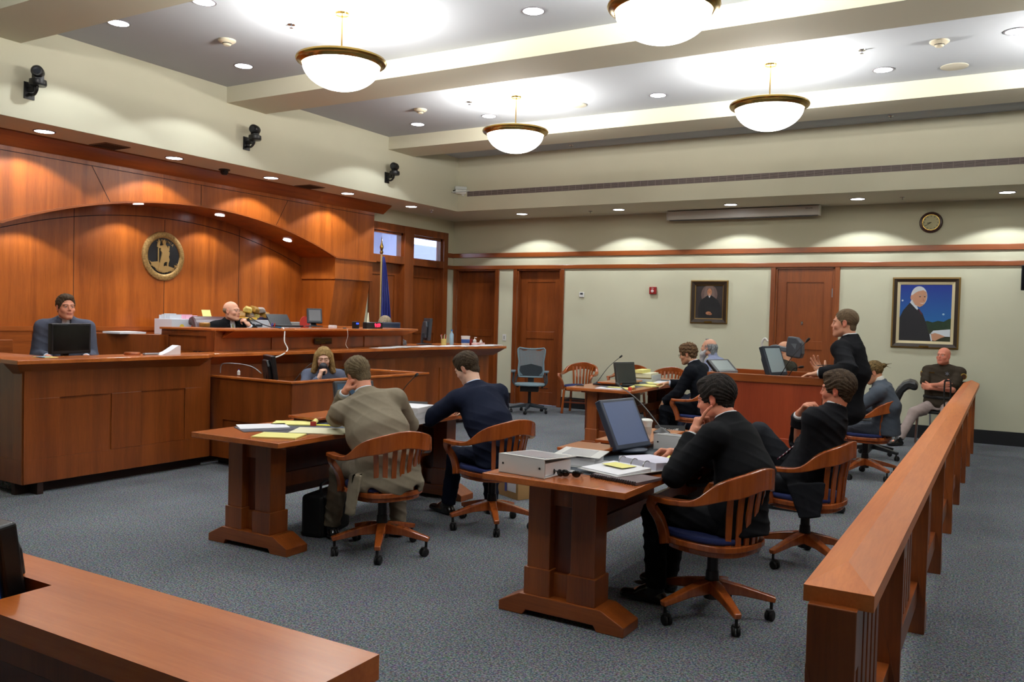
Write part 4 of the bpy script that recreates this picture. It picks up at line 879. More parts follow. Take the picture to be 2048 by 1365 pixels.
    def cloth(name,S,colr,hh=hc,rgh=None,amp=.0035,weave=.25,sheen=0):
        S.disp(lambda P:fold(P,amp)); m=mat('cloth_%d_%d_%d'%tuple(colr),colr,rough=rgh or rough,bump=weave,bscale=900,var=.10,vscale=40,sheen=sheen,spec=.15); return sdfobj(name,S,hh,m,root,at)
    torso=lambda S,g,up=0: (S.ecap(w(Ch+dr(a1)*.0),w(Sh-dr(a2)*.055),((.165+g)*s*girth,(.112+g)*s*girth),((.170+g)*s,(.098+g)*s),wd(X),k=.03),
        S.ecap(w(P+A(0,.0,.02)),w(Ch),((.165+g)*s*girth,(.118+g)*s*girth),((.155+g)*s*girth,(.112+g)*s*girth),wd(A(1,0,0)),k=.06))
    def yoke(S,g):
        for q,shh in((1,shR),(-1,shL)): S.cap(w(shh),w(Sh+dr(a2)*.012+X*q*.03),(.056+g)*s,(.050+g)*s,k=.04)
    def sleeves(S,g,end=0.,short=False,wide=1.):
        for key in'RL':
            sh,el,wr,a=J[key][:4]
            if short: S.cap(w(sh),w(sh+(el-sh)*.72),(.062+g)*s,(.060+g)*s,k=.03); continue
            S.cap(w(sh),w(el),(.062+g)*s*wide,(.049+g)*s*wide,k=.03); e=wr-nrm(wr-el)*end; S.cap(w(el),w(e),(.049+g)*s*wide,(.0375+g)*s*wide,k=.02)
            S.ell(w(el),np.array((.05,.05,.05))*s*(1+g*8),k=.02)
    def seatcut(S,up=0.,hw=.24):
        if seat: S.box(w((0,.0,(o.get('seatz',.47)+up)-.16)),(hw,hw,.16),np.array([wd(A(1,0,0)),wd(A(0,1,0)),A(0,0,1)]),r=.03,k=.02,op='s')
    def cutcuffs(S,end):
        for key in'RL':
            sh,el,wr,a=J[key][:4]; n=wd(nrm(wr-el)); e=w(wr)-n*end*s; S.box(e+n*.06*s,(.075,.06*s,.075),frame(n),r=.002,k=.004,op='s')
    neckF=wd(fw); up2=wd(dr(a2))
    if top in('jacket','robe'):
        S=SDF(); g=.020 if top=='jacket' else .028; torso(S,g); yoke(S,g-.006); sleeves(S,.011,.02,wide=1.04 if top=='jacket' else 1.35)
        sk=o.get('skirt',.10)
        if top=='jacket' and not o.get('noskirt'):
            S.ecap(w(P+A(0,-.02,.05)),w(P+A(0,-.05,.05-sk)),(.175*s*girth,.125*s*girth),(.205*s*girth,.135*s*girth),wd(A(1,0,0)),k=.04)
        if o.get('tail'): 
            for t0,t1,r0,r1 in o['tail']: S.ecap(w(t0),w(t1),(.022,r0),(.014,r1),wd(A(1,0,0)),k=.05,e=.012)
        # collar & lapels
        S.ecap(w(Nk-dr(a3)*.045-A(0,.010,0)),w(Nk+dr(a3)*.016-A(0,.012,0)),((.090+fat)*s,.082*s),((.070+fat)*s,.067*s),wd(X),k=.035,e=.014)
        S.ecap(w(Nk-dr(a3)*.02),w(Nk+dr(a3)*.09),((.057+fat*1.1)*s,.056*s),((.064+fat*1.1)*s,.062*s),wd(X),k=.006,op='s',e=.015)
        S.ell(w(Nk)+neckF*.080*s-up2*.02*s,np.array((.042,.055,.070))*s,np.array([wd(X),neckF,up2]),k=.008,op='s')
        vb=o.get('vbottom',.27); c0=w(Sh)+neckF*.115*s*girth**.7+up2*.055*s; c1=w(Sh)+neckF*.135*s*girth-up2*vb*s
        S.ecap(c0,c1,(.060*s,.045*s),(.006*s,.045*s),wd(X),k=.006,op='s',e=.01)
        cl_=w(Sh)+neckF*.092*s*girth**.7+up2*.012*s
        for q in(-1,1): S.cap(cl_+wd(X)*q*.066*s,c1+wd(X)*q*.012*s-neckF*.006,.014*s,.010*s,k=.006)
        pass
        seatcut(S,.012,o.get('cutw',.24)) ; cutcuffs(S,.022); cloth(top,S,jc,amp=.0045 if top=='jacket' else .007)
    if top in('jacket','robe','shirt','sweater','uniform'):
        T=SDF(); g={'jacket':.0,'robe':.002,'shirt':.010,'sweater':.012,'uniform':.014}[top]
        torso(T,g); yoke(T,g*.8)
        if top in('jacket','robe'):
            for key in'RL':
                sh,el,wr,a=J[key][:4]; d=nrm(wr-el); T.cap(w(wr-d*.07),w(wr-d*.006),.040*s,.0345*s,k=.01); T.cap(w(sh),w(el),.045,.04,k=.02); T.cap(w(el),w(wr-d*.07),.038,.036,k=.02)
            cutcuffs(T,.004)
        elif top=='uniform': sleeves(T,.006,short=True)
        else: sleeves(T,.0,.01); cutcuffs(T,.012)
        if top=='jacket' or top=='robe' or top=='shirt' or o.get('turtle'):
            hgt=.045 if not o.get('turtle') else .075
            T.ecap(w(Nk-dr(a3)*.03-A(0,.002,0)),w(Nk+dr(a3)*(hgt-.012)-A(0,.008,0)),((neckr+.012)*s,(neckr+.010)*s),((neckr+.0085)*s,(neckr+.008)*s),wd(X),k=.012,e=.006)
            if not o.get('turtle'): 
                T.ecap(w(Nk-A(0,.0,.0)),w(Nk+A(0,.06,.09)),(.006*s,.05*s),(.035*s,.05*s),wd(X),k=.003,op='s')
        sc_=o.get('shirt',(225,228,232)) if top in('jacket','robe') else jc
        nm={'jacket':'shirt','robe':'shirt','shirt':'shirt','sweater':'sweater','uniform':'uniform_shirt'}[top]
        if o.get('turtle'): nm='turtleneck'
        cloth(nm,T,sc_,hh=hc,amp=.0015 if top in('jacket','robe') else .0035)
    if o.get('tie'):
        tp=[w(Nk)+neckF*.050*s-up2*.022,w(Sh)+neckF*.100*s*girth**.5+up2*(-.03),w(Sh)+neckF*.122*s*girth-up2*.12*s,w(Ch)+neckF*.135*s*girth]+[w(q) for q in o.get('tietail',[Ch-A(0,-.14*girth,.12)])]
        m=MB(); m.sweep(spline([Vector(q) for q in tp],5),[.020]*5+[.045]*(5*(len(tp)-1)-4),.006,up=tuple(neckF)); 
        q=m.build('tie',tiemat(o['tie']),root,smooth=True); q.location=(-at[0],-at[1],-at[2])
    # -------- trousers
    if not o.get('legless'):
        S=SDF(); S.ecap(w(P+A(0,0,.05)),w(P+A(0,-.01,-.03)),(.155*s*girth,.115*s*girth),(.17*s*girth,.125*s*girth),wd(A(1,0,0)),k=.04)
        for key in'RL':
            hp,kn,an,to=L[key]; S.cap(w(hp),w(kn),.088*s*girth**.5,.068*s,k=.03); S.cap(w(kn),w(an+nrm(kn-an)*.0),.066*s,.056*s,k=.03)
        for key in'RL':
            hp,kn,an,to=L[key]; n=wd(nrm(an-kn)); e=w(an)-n*.01; S.box(e+n*.06,(.1,.06,.1),frame(n,(1,0,0)),r=.002,k=.004,op='s')
        seatcut(S,.0,.22); cloth('trousers',S,o.get('trousers',jc),amp=.006)
        for key in'RL':
            S=SDF(); hp,kn,an,to=L[key]; an2=an+A(0,0,-.005)
            sk=A(0,0,-.052) ; S.cap(w(an2+A(0,0,.02)),w(an2+sk*.5),.045*s,.042*s,k=.02); fr=frame(wd(to)); S.ecap(w(an2+sk-to*.035),w(an2+sk+to*.185),(.041*s,.034*s),(.040*s,.026*s),fr[0],k=.02,e=.03); S.cap(w(an2+A(0,0,.01)),w(an2+sk*.6+to*.09),.040*s,.03*s,k=.02)
            sdfobj('shoe',S,.006,mat('shoe_leather',(18,17,18),rough=.25,coat=.4),root,at)
    if glasses:
        col,rr,th=glasses; m=MB(); T=lambda x,y,z:Vector(Hw+(HF[0]*x+HF[1]*y+HF[2]*z)*sc)
        for q in(-1,1):
            m.tube([T(q*.032+rr*cos(a)*1.15,.100,.002+rr*.78*sin(a)) for a in [2*pi*i/16 for i in range(17)]],th,5)
            m.tube([T(q*(.032+rr*1.1),.099,.008),T(q*.074,.085,.010),T(q*.082,-.005,.006)],th,5)
        m.tube([T(-.009,.103,.006),T(.009,.103,.006)],th,5)
        g=m.build('glasses',mat('glasses_%d'%col[0],col,rough=.3,metal=.6),root,smooth=True); g.location=(-at[0],-at[1],-at[2])
    return dict(root=root,J=J,w=w,wd=wd,Hw=Hw,HF=HF,at=at,Sh=w(Sh),Ch=w(Ch),fw=neckF,X=wd(X),up=up2,P=w(P),s=s,Nk=w(Nk))
def tiemat(kind):
    n='tie_'+kind
    if n in MC: return MC[n]
    if kind=='striped':
        m=mat(n,(110,30,50),rough=.5); nt=m.node_tree; tc=nt.nodes.new('ShaderNodeTexCoord'); wv=nt.nodes.new('ShaderNodeTexWave'); wv.bands_direction='DIAGONAL'; wv.inputs['Scale'].default_value=14
        cr=nt.nodes.new('ShaderNodeValToRGB'); cr.color_ramp.interpolation='CONSTANT'; e=cr.color_ramp.elements; e[0].color=lin((95,25,48))+(1,); e[1].position=.68; e[1].color=lin((215,210,215))+(1,)
        nt.links.new(tc.outputs['Object'],wv.inputs[0]); nt.links.new(wv.outputs['Color'],cr.inputs[0]); nt.links.new(cr.outputs[0],nt.nodes['Principled BSDF'].inputs['Base Color']); return m
    return mat(n,{'gold':(150,145,95),'dark':(35,35,45),'green':(120,125,90),'blue':(90,110,160)}[kind],rough=.5,var=.4,vscale=120)
# ---------------------------------------------------------------- the people
BROWN=((58,44,32),(96,76,56)); DARKH=((28,22,18),(58,46,36))
# man in the tan suit, seen from behind, head on his left hand
tan=person('person in a tan suit seen from behind, head propped on his hand',(-3.50,4.42,0),radians(54),h=.0045,hc=.0065,hipz=.56,head_xyz=(-.12,.40,1.175),look=(8,-28,14),shf=(0,.03),girth=1.12,
    arms=dict(L=dict(wrist=(-.215,.375,1.045),pole=(-.22,.12,-1),dir=(.40,.0,.9),palm=(.85,.1,-.3),curl=(1.0,1.1,1.1,1.0),thumb=.3),R=dict(wrist=(.12,.62,.83),pole=(.8,-.5,-.5),dir=(-.3,1,-.05),palm=(0,0,-1))),
    feet=dict(L=dict(ankle=(-.26,.50,.09),pole=(-.35,1,.8)),R=dict(ankle=(.20,.42,.09))),skin='ruddy',hair=('short',(84,72,52),(126,110,84)),outfit=dict(color=(128,118,100),trousers=(118,108,92),skirt=.14,cutw=.17,tail=[(A(-.235,-.06,.54),A(-.275,-.10,.31),.15,.12)],shirt=(215,225,235)))
navy=person('person in a navy suit looking down at the right end of the left table',(-3.26,5.42,0),radians(62),h=.0050,hc=.007,hipz=.56,head_xyz=(-.06,.42,1.20),look=(30,-32,6),
    arms=dict(L=dict(wrist=(-.16,.60,.86),pole=(-1,-.35,-.5),dir=(-.0,1,-.15),palm=(0.1,0,-1),curl=(.5,.5,.5,.5)),R=dict(wrist=(.12,.62,.83),pole=(.8,-.5,-.5),dir=(-.3,1,-.05),palm=(0,0,-1))),
    feet=dict(L=dict(ankle=(-.12,.55,.09)),R=dict(ankle=(.22,.45,.09))),skin='pale',hair=('short',(40,32,24),(84,70,54)),outfit=dict(color=(20,26,44),skirt=.18,shirt=(200,215,240)))
# foreground pair
writer=person('person in a black suit writing in a binder, finger at his temple',(-1.22,4.52,0),radians(78),h=.0042,hc=.006,hipz=.55,head_xyz=(.05,.17,1.17),look=(10,-16,-2),shf=(.03,.02),
    arms=dict(L=dict(wrist=(-.100,.215,.985),pole=(-.7,.3,-1),dir=(.22,-.22,.95),palm=(.8,-.55,0),curl=((.15,.2,.1),(1.2,1.3,.9),(1.3,1.4,.9),(1.3,1.4,.9)),thumb=.6),R=dict(wrist=(.20,.50,.815),pole=(.9,-.3,-.6),dir=(-.45,.9,.0),palm=(-.5,.0,-.8),curl=(.8,.9,1.1,1.2),thumb=.7)),
    feet=dict(L=dict(ankle=(-.10,.42,.09)),R=dict(ankle=(.15,.5,.09))),skin='ruddy',hair=('quiff',(24,22,22),(58,52,48)),outfit=dict(color=(17,18,21),skirt=.18,tie='blue',facecol=dict(red=.25)))
w=writer['w']; pn=empty('pen',(-1.655,4.93,.80),0,'silver and black pen held by the man writing','pen'); MB().tube([(0,0,-.012),(.02,-.01,.03),(.07,-.03,.125)],[.002,.0045,.0045],8).build('barrel',SIL,pn,smooth=True); MB().tube([(.001,0,-.014),(.012,-.006,.012)],[.001,.0045],8).build('tip',BLK,pn,smooth=True)
striped=person('person with a striped tie leaning back in his chair, hand at his mouth',(-1.17,5.88,0),radians(86),h=.0045,hc=.0065,hipz=.54,head_xyz=(.04,-.22,1.165),look=(-2,-4,4),shf=(.02,.05),
    arms=dict(R=dict(wrist=(.06,.03,.985),pole=(.5,.6,-1.),dir=(-.15,-.55,.8),palm=(-.1,-.9,-.5),curl=(.8,1.0,1.1,1.2),thumb=.4),L=dict(wrist=(.10,.02,.80),pole=(-.8,-.4,-.6),dir=(1,.15,.15),palm=(0,-.6,-.7),curl=(.4,.4,.4,.4))),
    feet=dict(L=dict(ankle=(-.02,.40,.09),pole=(-.2,1,.9)),R=dict(ankle=(-.06,.55,.52),pole=(.05,.2,1),toe=(-.3,.9,-.1))),skin='ruddy',hair=('quiff',(44,34,26),(92,76,60)),
    outfit=dict(color=(24,25,29),trousers=(36,38,43),tie='striped',skirt=.10,tietail=[A(-.03,.06,.74),A(-.05,.13,.675)],cutw=.225,tail=[(A(-.225,-.11,.56),A(-.275,-.15,.37),.12,.07)],facecol=dict(red=.35,stub=.12)))
stand=person('person in a black suit standing and gesturing at the lectern',(-1.20,7.70,0),radians(88),seat=False,h=.0045,hc=.0065,hipz=.95,girth=1.05,head_xyz=(.0,.0,1.61),look=(4,-3,0),shf=(.0,.04),
    arms=dict(L=dict(wrist=(-.34,.13,1.185),pole=(-.7,-.9,-.3),dir=(.05,.93,-.15),palm=(0,-.15,-1),curl=((.35,.35,.3),(.35,.35,.3),(.35,.35,.3),(.4,.4,.3)),thumb=.1),R=dict(wrist=(.05,.17,1.155),pole=(.6,-.9,-.9),dir=(.0,.62,.78),palm=(-.72,-.3,.45),curl=(.35,.25,.2,.25),thumb=-.5)),
    feet=dict(L=dict(ankle=(-.12,-.02,.09)),R=dict(ankle=(.12,.05,.09))),skin='fair',hair=('buzz',(88,72,54),(112,94,72)),outfit=dict(color=(18,19,23),skirt=.16,tie='dark',vbottom=.25,facecol=dict(red=.2)))
pn=empty('pen',(-1.36,7.72,1.235),0,'thin dark pen held in the raised hand of the standing man','pen'); MB().tube([(-.05,-.02,.0),(.06,.0,.01)],.004,8).build('barrel',BLK,pn,smooth=True); MB().tube([(-.05,-.02,.0),(-.062,-.022,-.001)],[.004,.0015],8).build('tip',SIL,pn,smooth=True)
woman=person('person in a grey blazer and white turtleneck, hair in a bun',(-1.06,9.55,0),radians(86),h=.0055,hc=.008,scale=.95,hipz=.56,head_xyz=(-.05,.13,1.16),look=(12,-22,0),
    arms=dict(L=dict(wrist=(-.12,.245,.985),pole=(-.6,.3,-1),dir=(.15,-.02,1),palm=(.4,-.9,0),curl=(.3,.4,.7,.9),thumb=.3),R=dict(wrist=(.2,.3,.72))),
    skin='tan',hair=('bun',(70,56,32),(122,100,62)),outfit=dict(color=(72,80,90),shirt=(222,220,212),trousers=(60,66,76),skirt=.24,turtle=1,rough=.6))
officer=person('bald person in brown deputy uniform sitting by the wall with crossed arms',(-.72,12.86,0),radians(163),h=.0065,hc=.009,hipz=.54,head_xyz=(.0,.02,1.20),look=(-6,4,0),girth=1.35,fat=.008,
    arms=dict(R=dict(wrist=(-.06,.30,.83),pole=(1,-.1,-.7),dir=(-1,.0,.05),palm=(.1,-1,0),curl=(.6,.6,.6,.6)),L=dict(wrist=(.06,.27,.775),pole=(-1,-.1,-.7),dir=(1,-.1,.12),palm=(0,-1,0),curl=(.5,.6,.6,.6))),
    feet=dict(R=dict(ankle=(.30,.62,.09),toe=(.3,1,0)),L=dict(ankle=(-.30,.55,.09))),skin=(214,138,110),hair=None,brow=(150,110,85),outfit=dict(top='uniform',color=(58,50,40),trousers=(164,148,142),facecol=dict(red=.35)))
curly=person('person with curly brown hair and glasses in a black suit at the back table',(-3.12,9.95,0),radians(86),h=.006,hc=.009,hipz=.56,head_xyz=(-.04,.20,1.19),look=(6,-16,0),
    arms=dict(L=dict(wrist=(-.16,.44,.60),pole=(-.7,-.7,-.6),dir=(.1,.5,-.8),palm=(.5,-.5,-.3),curl=(.3,.4,.4,.5)),R=dict(wrist=(.10,.50,.81),pole=(.7,-.5,-.5),dir=(-.1,1,-.1),palm=(0,0,-1),curl=(.3,.3,.3,.3))),
    skin=(214,160,125),hair=('curly',(64,46,32),(118,92,64)),glasses=((22,20,24),.020,.0016),outfit=dict(color=(17,20,27),tie='green',facecol=dict(stub=.25),shirt=(205,215,235)))
beard=person('person with long grey hair and a long white beard in a pale blue shirt',(-3.36,11.3,0),radians(84),h=.0065,hc=.009,hipz=.56,head_xyz=(.0,.14,1.235),look=(0,2,0),
    arms=dict(L=dict(wrist=(-.22,.30,.72)),R=dict(wrist=(.22,.30,.72))),skin=(222,168,140),brow=(120,115,110),hair=('oldlong',(90,94,98),(160,162,162)),outfit=dict(top='shirt',color=(142,150,178),trousers=(60,66,84)))
def beardmesh(p):
    c,F=p['Hw'],p['HF']; S_=SDF(); T=lambda x,y,z:c+F[0]*x+F[1]*y+F[2]*z
    S_.ell(T(0,.058,-.085),(.058,.050,.045),F,k=.02); S_.ecap(T(0,.075,-.11),T(0,.095,-.26),(.045,.038),(.018,.016),F[0],k=.03); 
    for q in(-1,1): S_.cap(T(q*.062,.0,-.035),T(q*.048,.05,-.085),.018,.024,k=.02)
    S_.cap(T(-.026,.088,-.047),T(.026,.088,-.047),.010,k=.01)
    def d(P):
        q=(P-c)@F.T; return .004*np.sin(np.arctan2(q[:,0],q[:,1])*30+6*np.sin(q[:,2]*40))
    S_.disp(d); sdfobj('beard',S_,.005,tintmat('hair'),p['root'],p['at'],haircol(c,(178,180,184),(214,214,214)))
beardmesh(beard)
deputy=person('person in a brown deputy uniform behind the document camera, face mostly hidden',(-2.44,11.4,0),radians(80),h=.0065,hc=.009,hipz=.56,head_xyz=(.0,.08,1.235),look=(4,-14,0),girth=1.15,
    arms=dict(L=dict(wrist=(-.12,.30,.70)),R=dict(wrist=(.12,.30,.70))),skin=(216,158,126),hair=None,outfit=dict(top='uniform',color=(52,50,40),trousers=(150,140,130)))
witness=person('person in a grey suit on the witness stand, turned towards the lawyers',(-8.0,4.98,.36),radians(-118),h=.006,hc=.009,hipz=.57,head_xyz=(-.0,.12,1.215),look=(16,-2,0),
    arms=dict(R=dict(wrist=(.16,.30,.74),pole=(.35,-.6,-1)),L=dict(wrist=(-.16,.32,.74),pole=(-.35,-.6,-1))),girth=1.12,skin='ruddy',hair=('short',(60,46,34),(92,74,56)),outfit=dict(color=(78,82,96),shirt=(205,210,222)))
judge=person('bald person with glasses in a black robe behind the raised bench',(-8.28,7.30,.37),radians(-105),h=.006,hc=.009,hipz=.56,head_xyz=(.06,.13,1.20),look=(30,0,0),
    arms=dict(L=dict(wrist=(-.10,.26,1.03),pole=(-.8,.2,-1),dir=(.5,-.35,.75),palm=(.5,-.8,0),curl=(.9,1.0,1.1,1.1),thumb=.4),R=dict(wrist=(.25,.28,.86))),skin='fair',brow=(120,100,80),hair=('fringe',(120,100,80),(160,140,115)),glasses=((150,150,155),.020,.0009),outfit=dict(top='robe',color=(13,14,16),tie='gold',vbottom=.12,shirt=(225,225,228)))
reporter=person('person with long blonde hair speaking into a black stenographer mask in the low box',(-6.52,7.05,0),radians(-138),h=.005,hc=.008,scale=.96,hipz=.56,head_xyz=(.0,.07,1.13),look=(0,-14,0),
    arms=dict(R=dict(wrist=(.04,.245,.915),pole=(.9,.0,-1),dir=(-.25,-.05,1),palm=(-.6,-.3,0),curl=(.9,1.0,1.1,1.1),thumb=.6),L=dict(wrist=(-.18,.32,.70))),skin='pale',brow=(120,90,60),hair=('long',(120,96,56),(168,140,92)),glasses=((170,150,130),.019,.0008),
    outfit=dict(top='sweater',color=(92,98,116),trousers=(50,50,60),facecol=dict(eyes=False)))
clerk=person('person hidden behind the blue-grey monitor, only grey-blonde hair showing',(-8.35,10.33,.28),radians(-92),h=.007,hc=.011,scale=.96,hipz=.56,head_xyz=(.0,.06,1.19),look=(0,-26,0),skin='pale',hair=('long',(128,114,92),(170,156,132)),outfit=dict(top='sweater',color=(80,70,80)))
# steno mask
mk=empty('stenographer_mask',tuple(reporter['w']((.0,.185,1.035))),radians(-138),'black stenographer mask held to the mouth of the court reporter','mask')
MB().ball((0,0,0),.045,16,12,(1,.9,1.05)).tube([(0,-.0,-.02),(.0,.035,-.085)],.018,10).build('mask_shell',mat('mask_navy',(22,24,34),rough=.5),mk,smooth=True); MB().lathe([(.040,0),(.046,.008),(.040,.014)],(0,-.035,.0),16,rotm(pi/2,'X')).build('mouth_seal',DGP,mk,smooth=True)
# judge's handheld gooseneck microphone
tag(MB().tube(spline([(-8.02,7.33,1.475),(-7.9,7.25,1.50),(-7.7,7.17,1.455),(-7.4,7.06,1.41),(-7.15,7.02,1.392)],6),.006,6).tube([(-8.06,7.345,1.465),(-8.0,7.32,1.478)],.016,10).build('bench_microphone',BLR,smooth=True),"black microphone on a bent stem at the judge's mouth",'microphone')
# officer's details
def local_obj(mb,name,m,p,**k):
    o=mb.build(name,m,p['root'],**k); o.location=tuple(-v for v in p['at']); return o
def star(c,R,r,n,nrm_,up,th=.004):
    nn=Vector(nrm_).normalized(); u=Vector(up); u=(u-nn*u.dot(nn)).normalized(); rr=u.cross(nn); c=Vector(c); pts=[]
    for i in range(2*n): a=pi/2+pi*i/n; q=R if i%2==0 else r; pts.append(c+rr*cos(a)*q+u*sin(a)*q)
    m=MB(); N=len(pts); m.add([p+nn*th for p in pts]+[p-nn*th for p in pts],[tuple(range(N)),tuple(range(N,2*N))[::-1]]+[(i,N+i,N+(i+1)%N,(i+1)%N) for i in range(N)]); return m
def on_chest(p,x,up,out=0.): return Vector(p['Sh'])+Vector(p['X'])*x+Vector(p['up'])*up+Vector(p['fw'])*out
GOLD=mat('patch_gold',(190,160,70),rough=.6)
o_=officer; f=Vector(o_['fw'])
local_obj(star(on_chest(o_,-.10,-.045,.150),.036,.014,6,f,(0,0,1),.005),'star_badge',CHR,o_)
local_obj(MB().obox(on_chest(o_,.10,-.045,.150),(.07,.006,.014),radians(163)),'name_bar',BRS,o_)
for q in(-1,1):
    c=Vector(o_['w'](o_['J']['R' if q>0 else 'L'][0])); n=(Vector(o_['X'])*q*.75+f*.65).normalized(); c=c+n*.080+Vector((0,0,-.045)); m=star(c,.045,.043,8,n,(0,0,1),.004); pt=local_obj(m,'shoulder_patch',GOLD,o_); local_obj(star(c+n*.002,.034,.033,8,n,(0,0,1),.004),'shoulder_patch',mat('patch_brown',(96,60,40),rough=.7),o_)
bl=SDF(); bl.ecap(o_['P']+A(0,0,.085),o_['P']+A(0,0,.12),(.246,.184),(.244,.183),o_['X'],k=.01,e=.006); sdfobj('duty_belt',bl,.009,BLR,o_['root'],o_['at'])
d_=deputy; f=Vector(d_['fw']); n=-Vector(d_['X']); c=Vector(d_['J']['L'][0]); c=Vector(d_['w'](d_['J']['L'][0]))+n*.068+Vector((0,0,-.07))
local_obj(star(c,.050,.048,8,n,(0,0,1),.006),'shoulder_patch',GOLD,d_); local_obj(star(c+n*.003,.036,.035,8,n,(0,0,1),.005),'shoulder_patch',BLR,d_)
local_obj(star(on_chest(d_,-.08,-.07,.128),.034,.014,6,f-Vector(d_['X'])*.6,(0,0,1),.006),'star_badge',CHR,d_)
# watch on the navy suit's wrist
n_=navy; J=n_['J']['L']; wr=Vector(n_['w'](J[2])); el=Vector(n_['w'](J[1])); dd=(wr-el).normalized(); m=MB(); a=dd.cross(Vector((0,0,1))).normalized(); b=dd.cross(a); m.tube([wr-dd*.005+a*cos(t)*.031+b*sin(t)*.028 for t in [2*pi*i/16 for i in range(17)]],.006,6,cap=False); local_obj(m,'wristwatch',CHR,n_,smooth=True)
# ---------------------------------------------------------------- wall things
def painting(label,x0,x1,z0,z1,fr,inner,draw,plate=True):
    cx=(x0+x1)/2; t=empty('framed_portrait',(cx,YB,(z0+z1)/2),0,label,'painting'); w=(x1-x0)/2;h=(z1-z0)/2; F1,F2,F3=fr
    def ring(a,b,ya,yb_,name,m):
        mb=MB(); o=[(-w+a,-h+a),(w-a,-h+a),(w-a,h-a),(-w+a,h-a)]; i=[(-w+b,-h+b),(w-b,-h+b),(w-b,h-b),(-w+b,h-b)]
        for k in range(4):
            q=[o[k],o[(k+1)%4],i[(k+1)%4],i[k]]; mb.add([(p[0],ya if n<2 else yb_,p[1]) for n,p in enumerate(q)]+[(p[0],0,p[1]) for p in q],[(0,1,2,3),(7,6,5,4),(0,4,5,1),(1,5,6,2),(2,6,7,3),(3,7,4,0)])
        mb.build(name,m,t)
    ring(0,F1,-.02,-.035,'outer_frame',mat('frame_gold',(120,92,40),rough=.4,metal=.5,var=.3,vscale=60)); ring(F1,F1+F2,-.035,-.025,'frame',mat('frame_dark',(44,30,18),rough=.4)); ring(F1+F2,F1+F2+F3,-.028,-.018,'inner_frame',inner)
    b=F1+F2+F3-.002; MB().box(-w+b,w-b,-.014,-.002,-h+b,h-b).build('canvas',draw[0],t); W=w-b;H=h-b; lay=[0]
    def P(pts,m,name='painted_figure'):
        lay[0]+=1; y=-.0142-.0003*lay[0]; mb=MB(); n=len(pts); mb.add([(px*W,y,pz*H) for px,pz in pts],[tuple(range(n))]); mb.build(name,m,t)
    draw[1](P)
    if plate: MB().box(-.06,.06,-.040,-.034,-h+.012,-h+.038).build('title_plate',BRS,t)
    return t
def ell2(cx,cz,rx,rz,n=24,a0=0,a1=2*pi): return [(cx+rx*cos(a0+(a1-a0)*i/n),cz+rz*sin(a0+(a1-a0)*i/n)) for i in range(n)]
def pm(n,c,**k): return mat('paint_'+n,c,rough=.6,**k)
def drawA(P):
    R=pm('black',(16,15,17)); SK=pm('skinA',(176,118,84)); 
    P(ell2(.0,.45,.6,.6),pm('haze',(98,78,72),var=.2,vscale=8)); P(ell2(.0,.35,.4,.75),pm('haze2',(112,92,84),var=.2,vscale=8))
    P([(-.78,-1),(-.80,-.35),(-.62,.10),(-.25,.32),(-.12,.40),(.16,.40),(.35,.30),(.66,.10),(.88,-.30),(.92,-1)],R); P([(-.06,.38),(.02,.24),(.10,.38),(.10,.46),(-.06,.46)],pm('white',(205,205,205)))
    P(ell2(.02,.60,.17,.225),SK); P(ell2(.02,.70,.175,.14,12,0,pi),pm('hairA',(70,50,42))); P(ell2(.02,.66,.15,.17),SK); P(ell2(.02,.47,.055,.014),pm('teeth',(225,215,205))); 
    for q in(-1,1): P(ell2(.02+q*.065,.63,.022,.013),pm('eye',(50,32,26)))
    P(ell2(.02,.555,.024,.03),pm('noseA',(160,104,76)));P(ell2(-.02,-.68,.20,.10),SK); P(ell2(.10,-.73,.15,.07),pm('handA',(150,98,68)))
painting('smaller gilt-framed portrait of a judge in a black robe, dark background',-4.45,-3.84,1.555,2.25,(.018,.055,.012),mat('frame_gold',(120,92,40)),(pm('bgA',(44,36,34),var=.3,vscale=6),drawA))
def skyB():
    m=pm('bgB',(22,52,150)); nt=m.node_tree; tc=nt.nodes.new('ShaderNodeTexCoord'); sp=nt.nodes.new('ShaderNodeSeparateXYZ'); cr=nt.nodes.new('ShaderNodeValToRGB'); e=cr.color_ramp.elements
    mp=nt.nodes.new('ShaderNodeMapRange'); mp.inputs[1].default_value=-.35; mp.inputs[2].default_value=.45; nt.links.new(tc.outputs['Object'],sp.inputs[0]); nt.links.new(sp.outputs['Z'],mp.inputs[0]); nt.links.new(mp.outputs[0],cr.inputs[0])
    e[0].color=lin((30,110,170))+(1,); e[1].color=lin((18,30,128))+(1,); nt.links.new(cr.outputs[0],nt.nodes['Principled BSDF'].inputs['Base Color']); return m
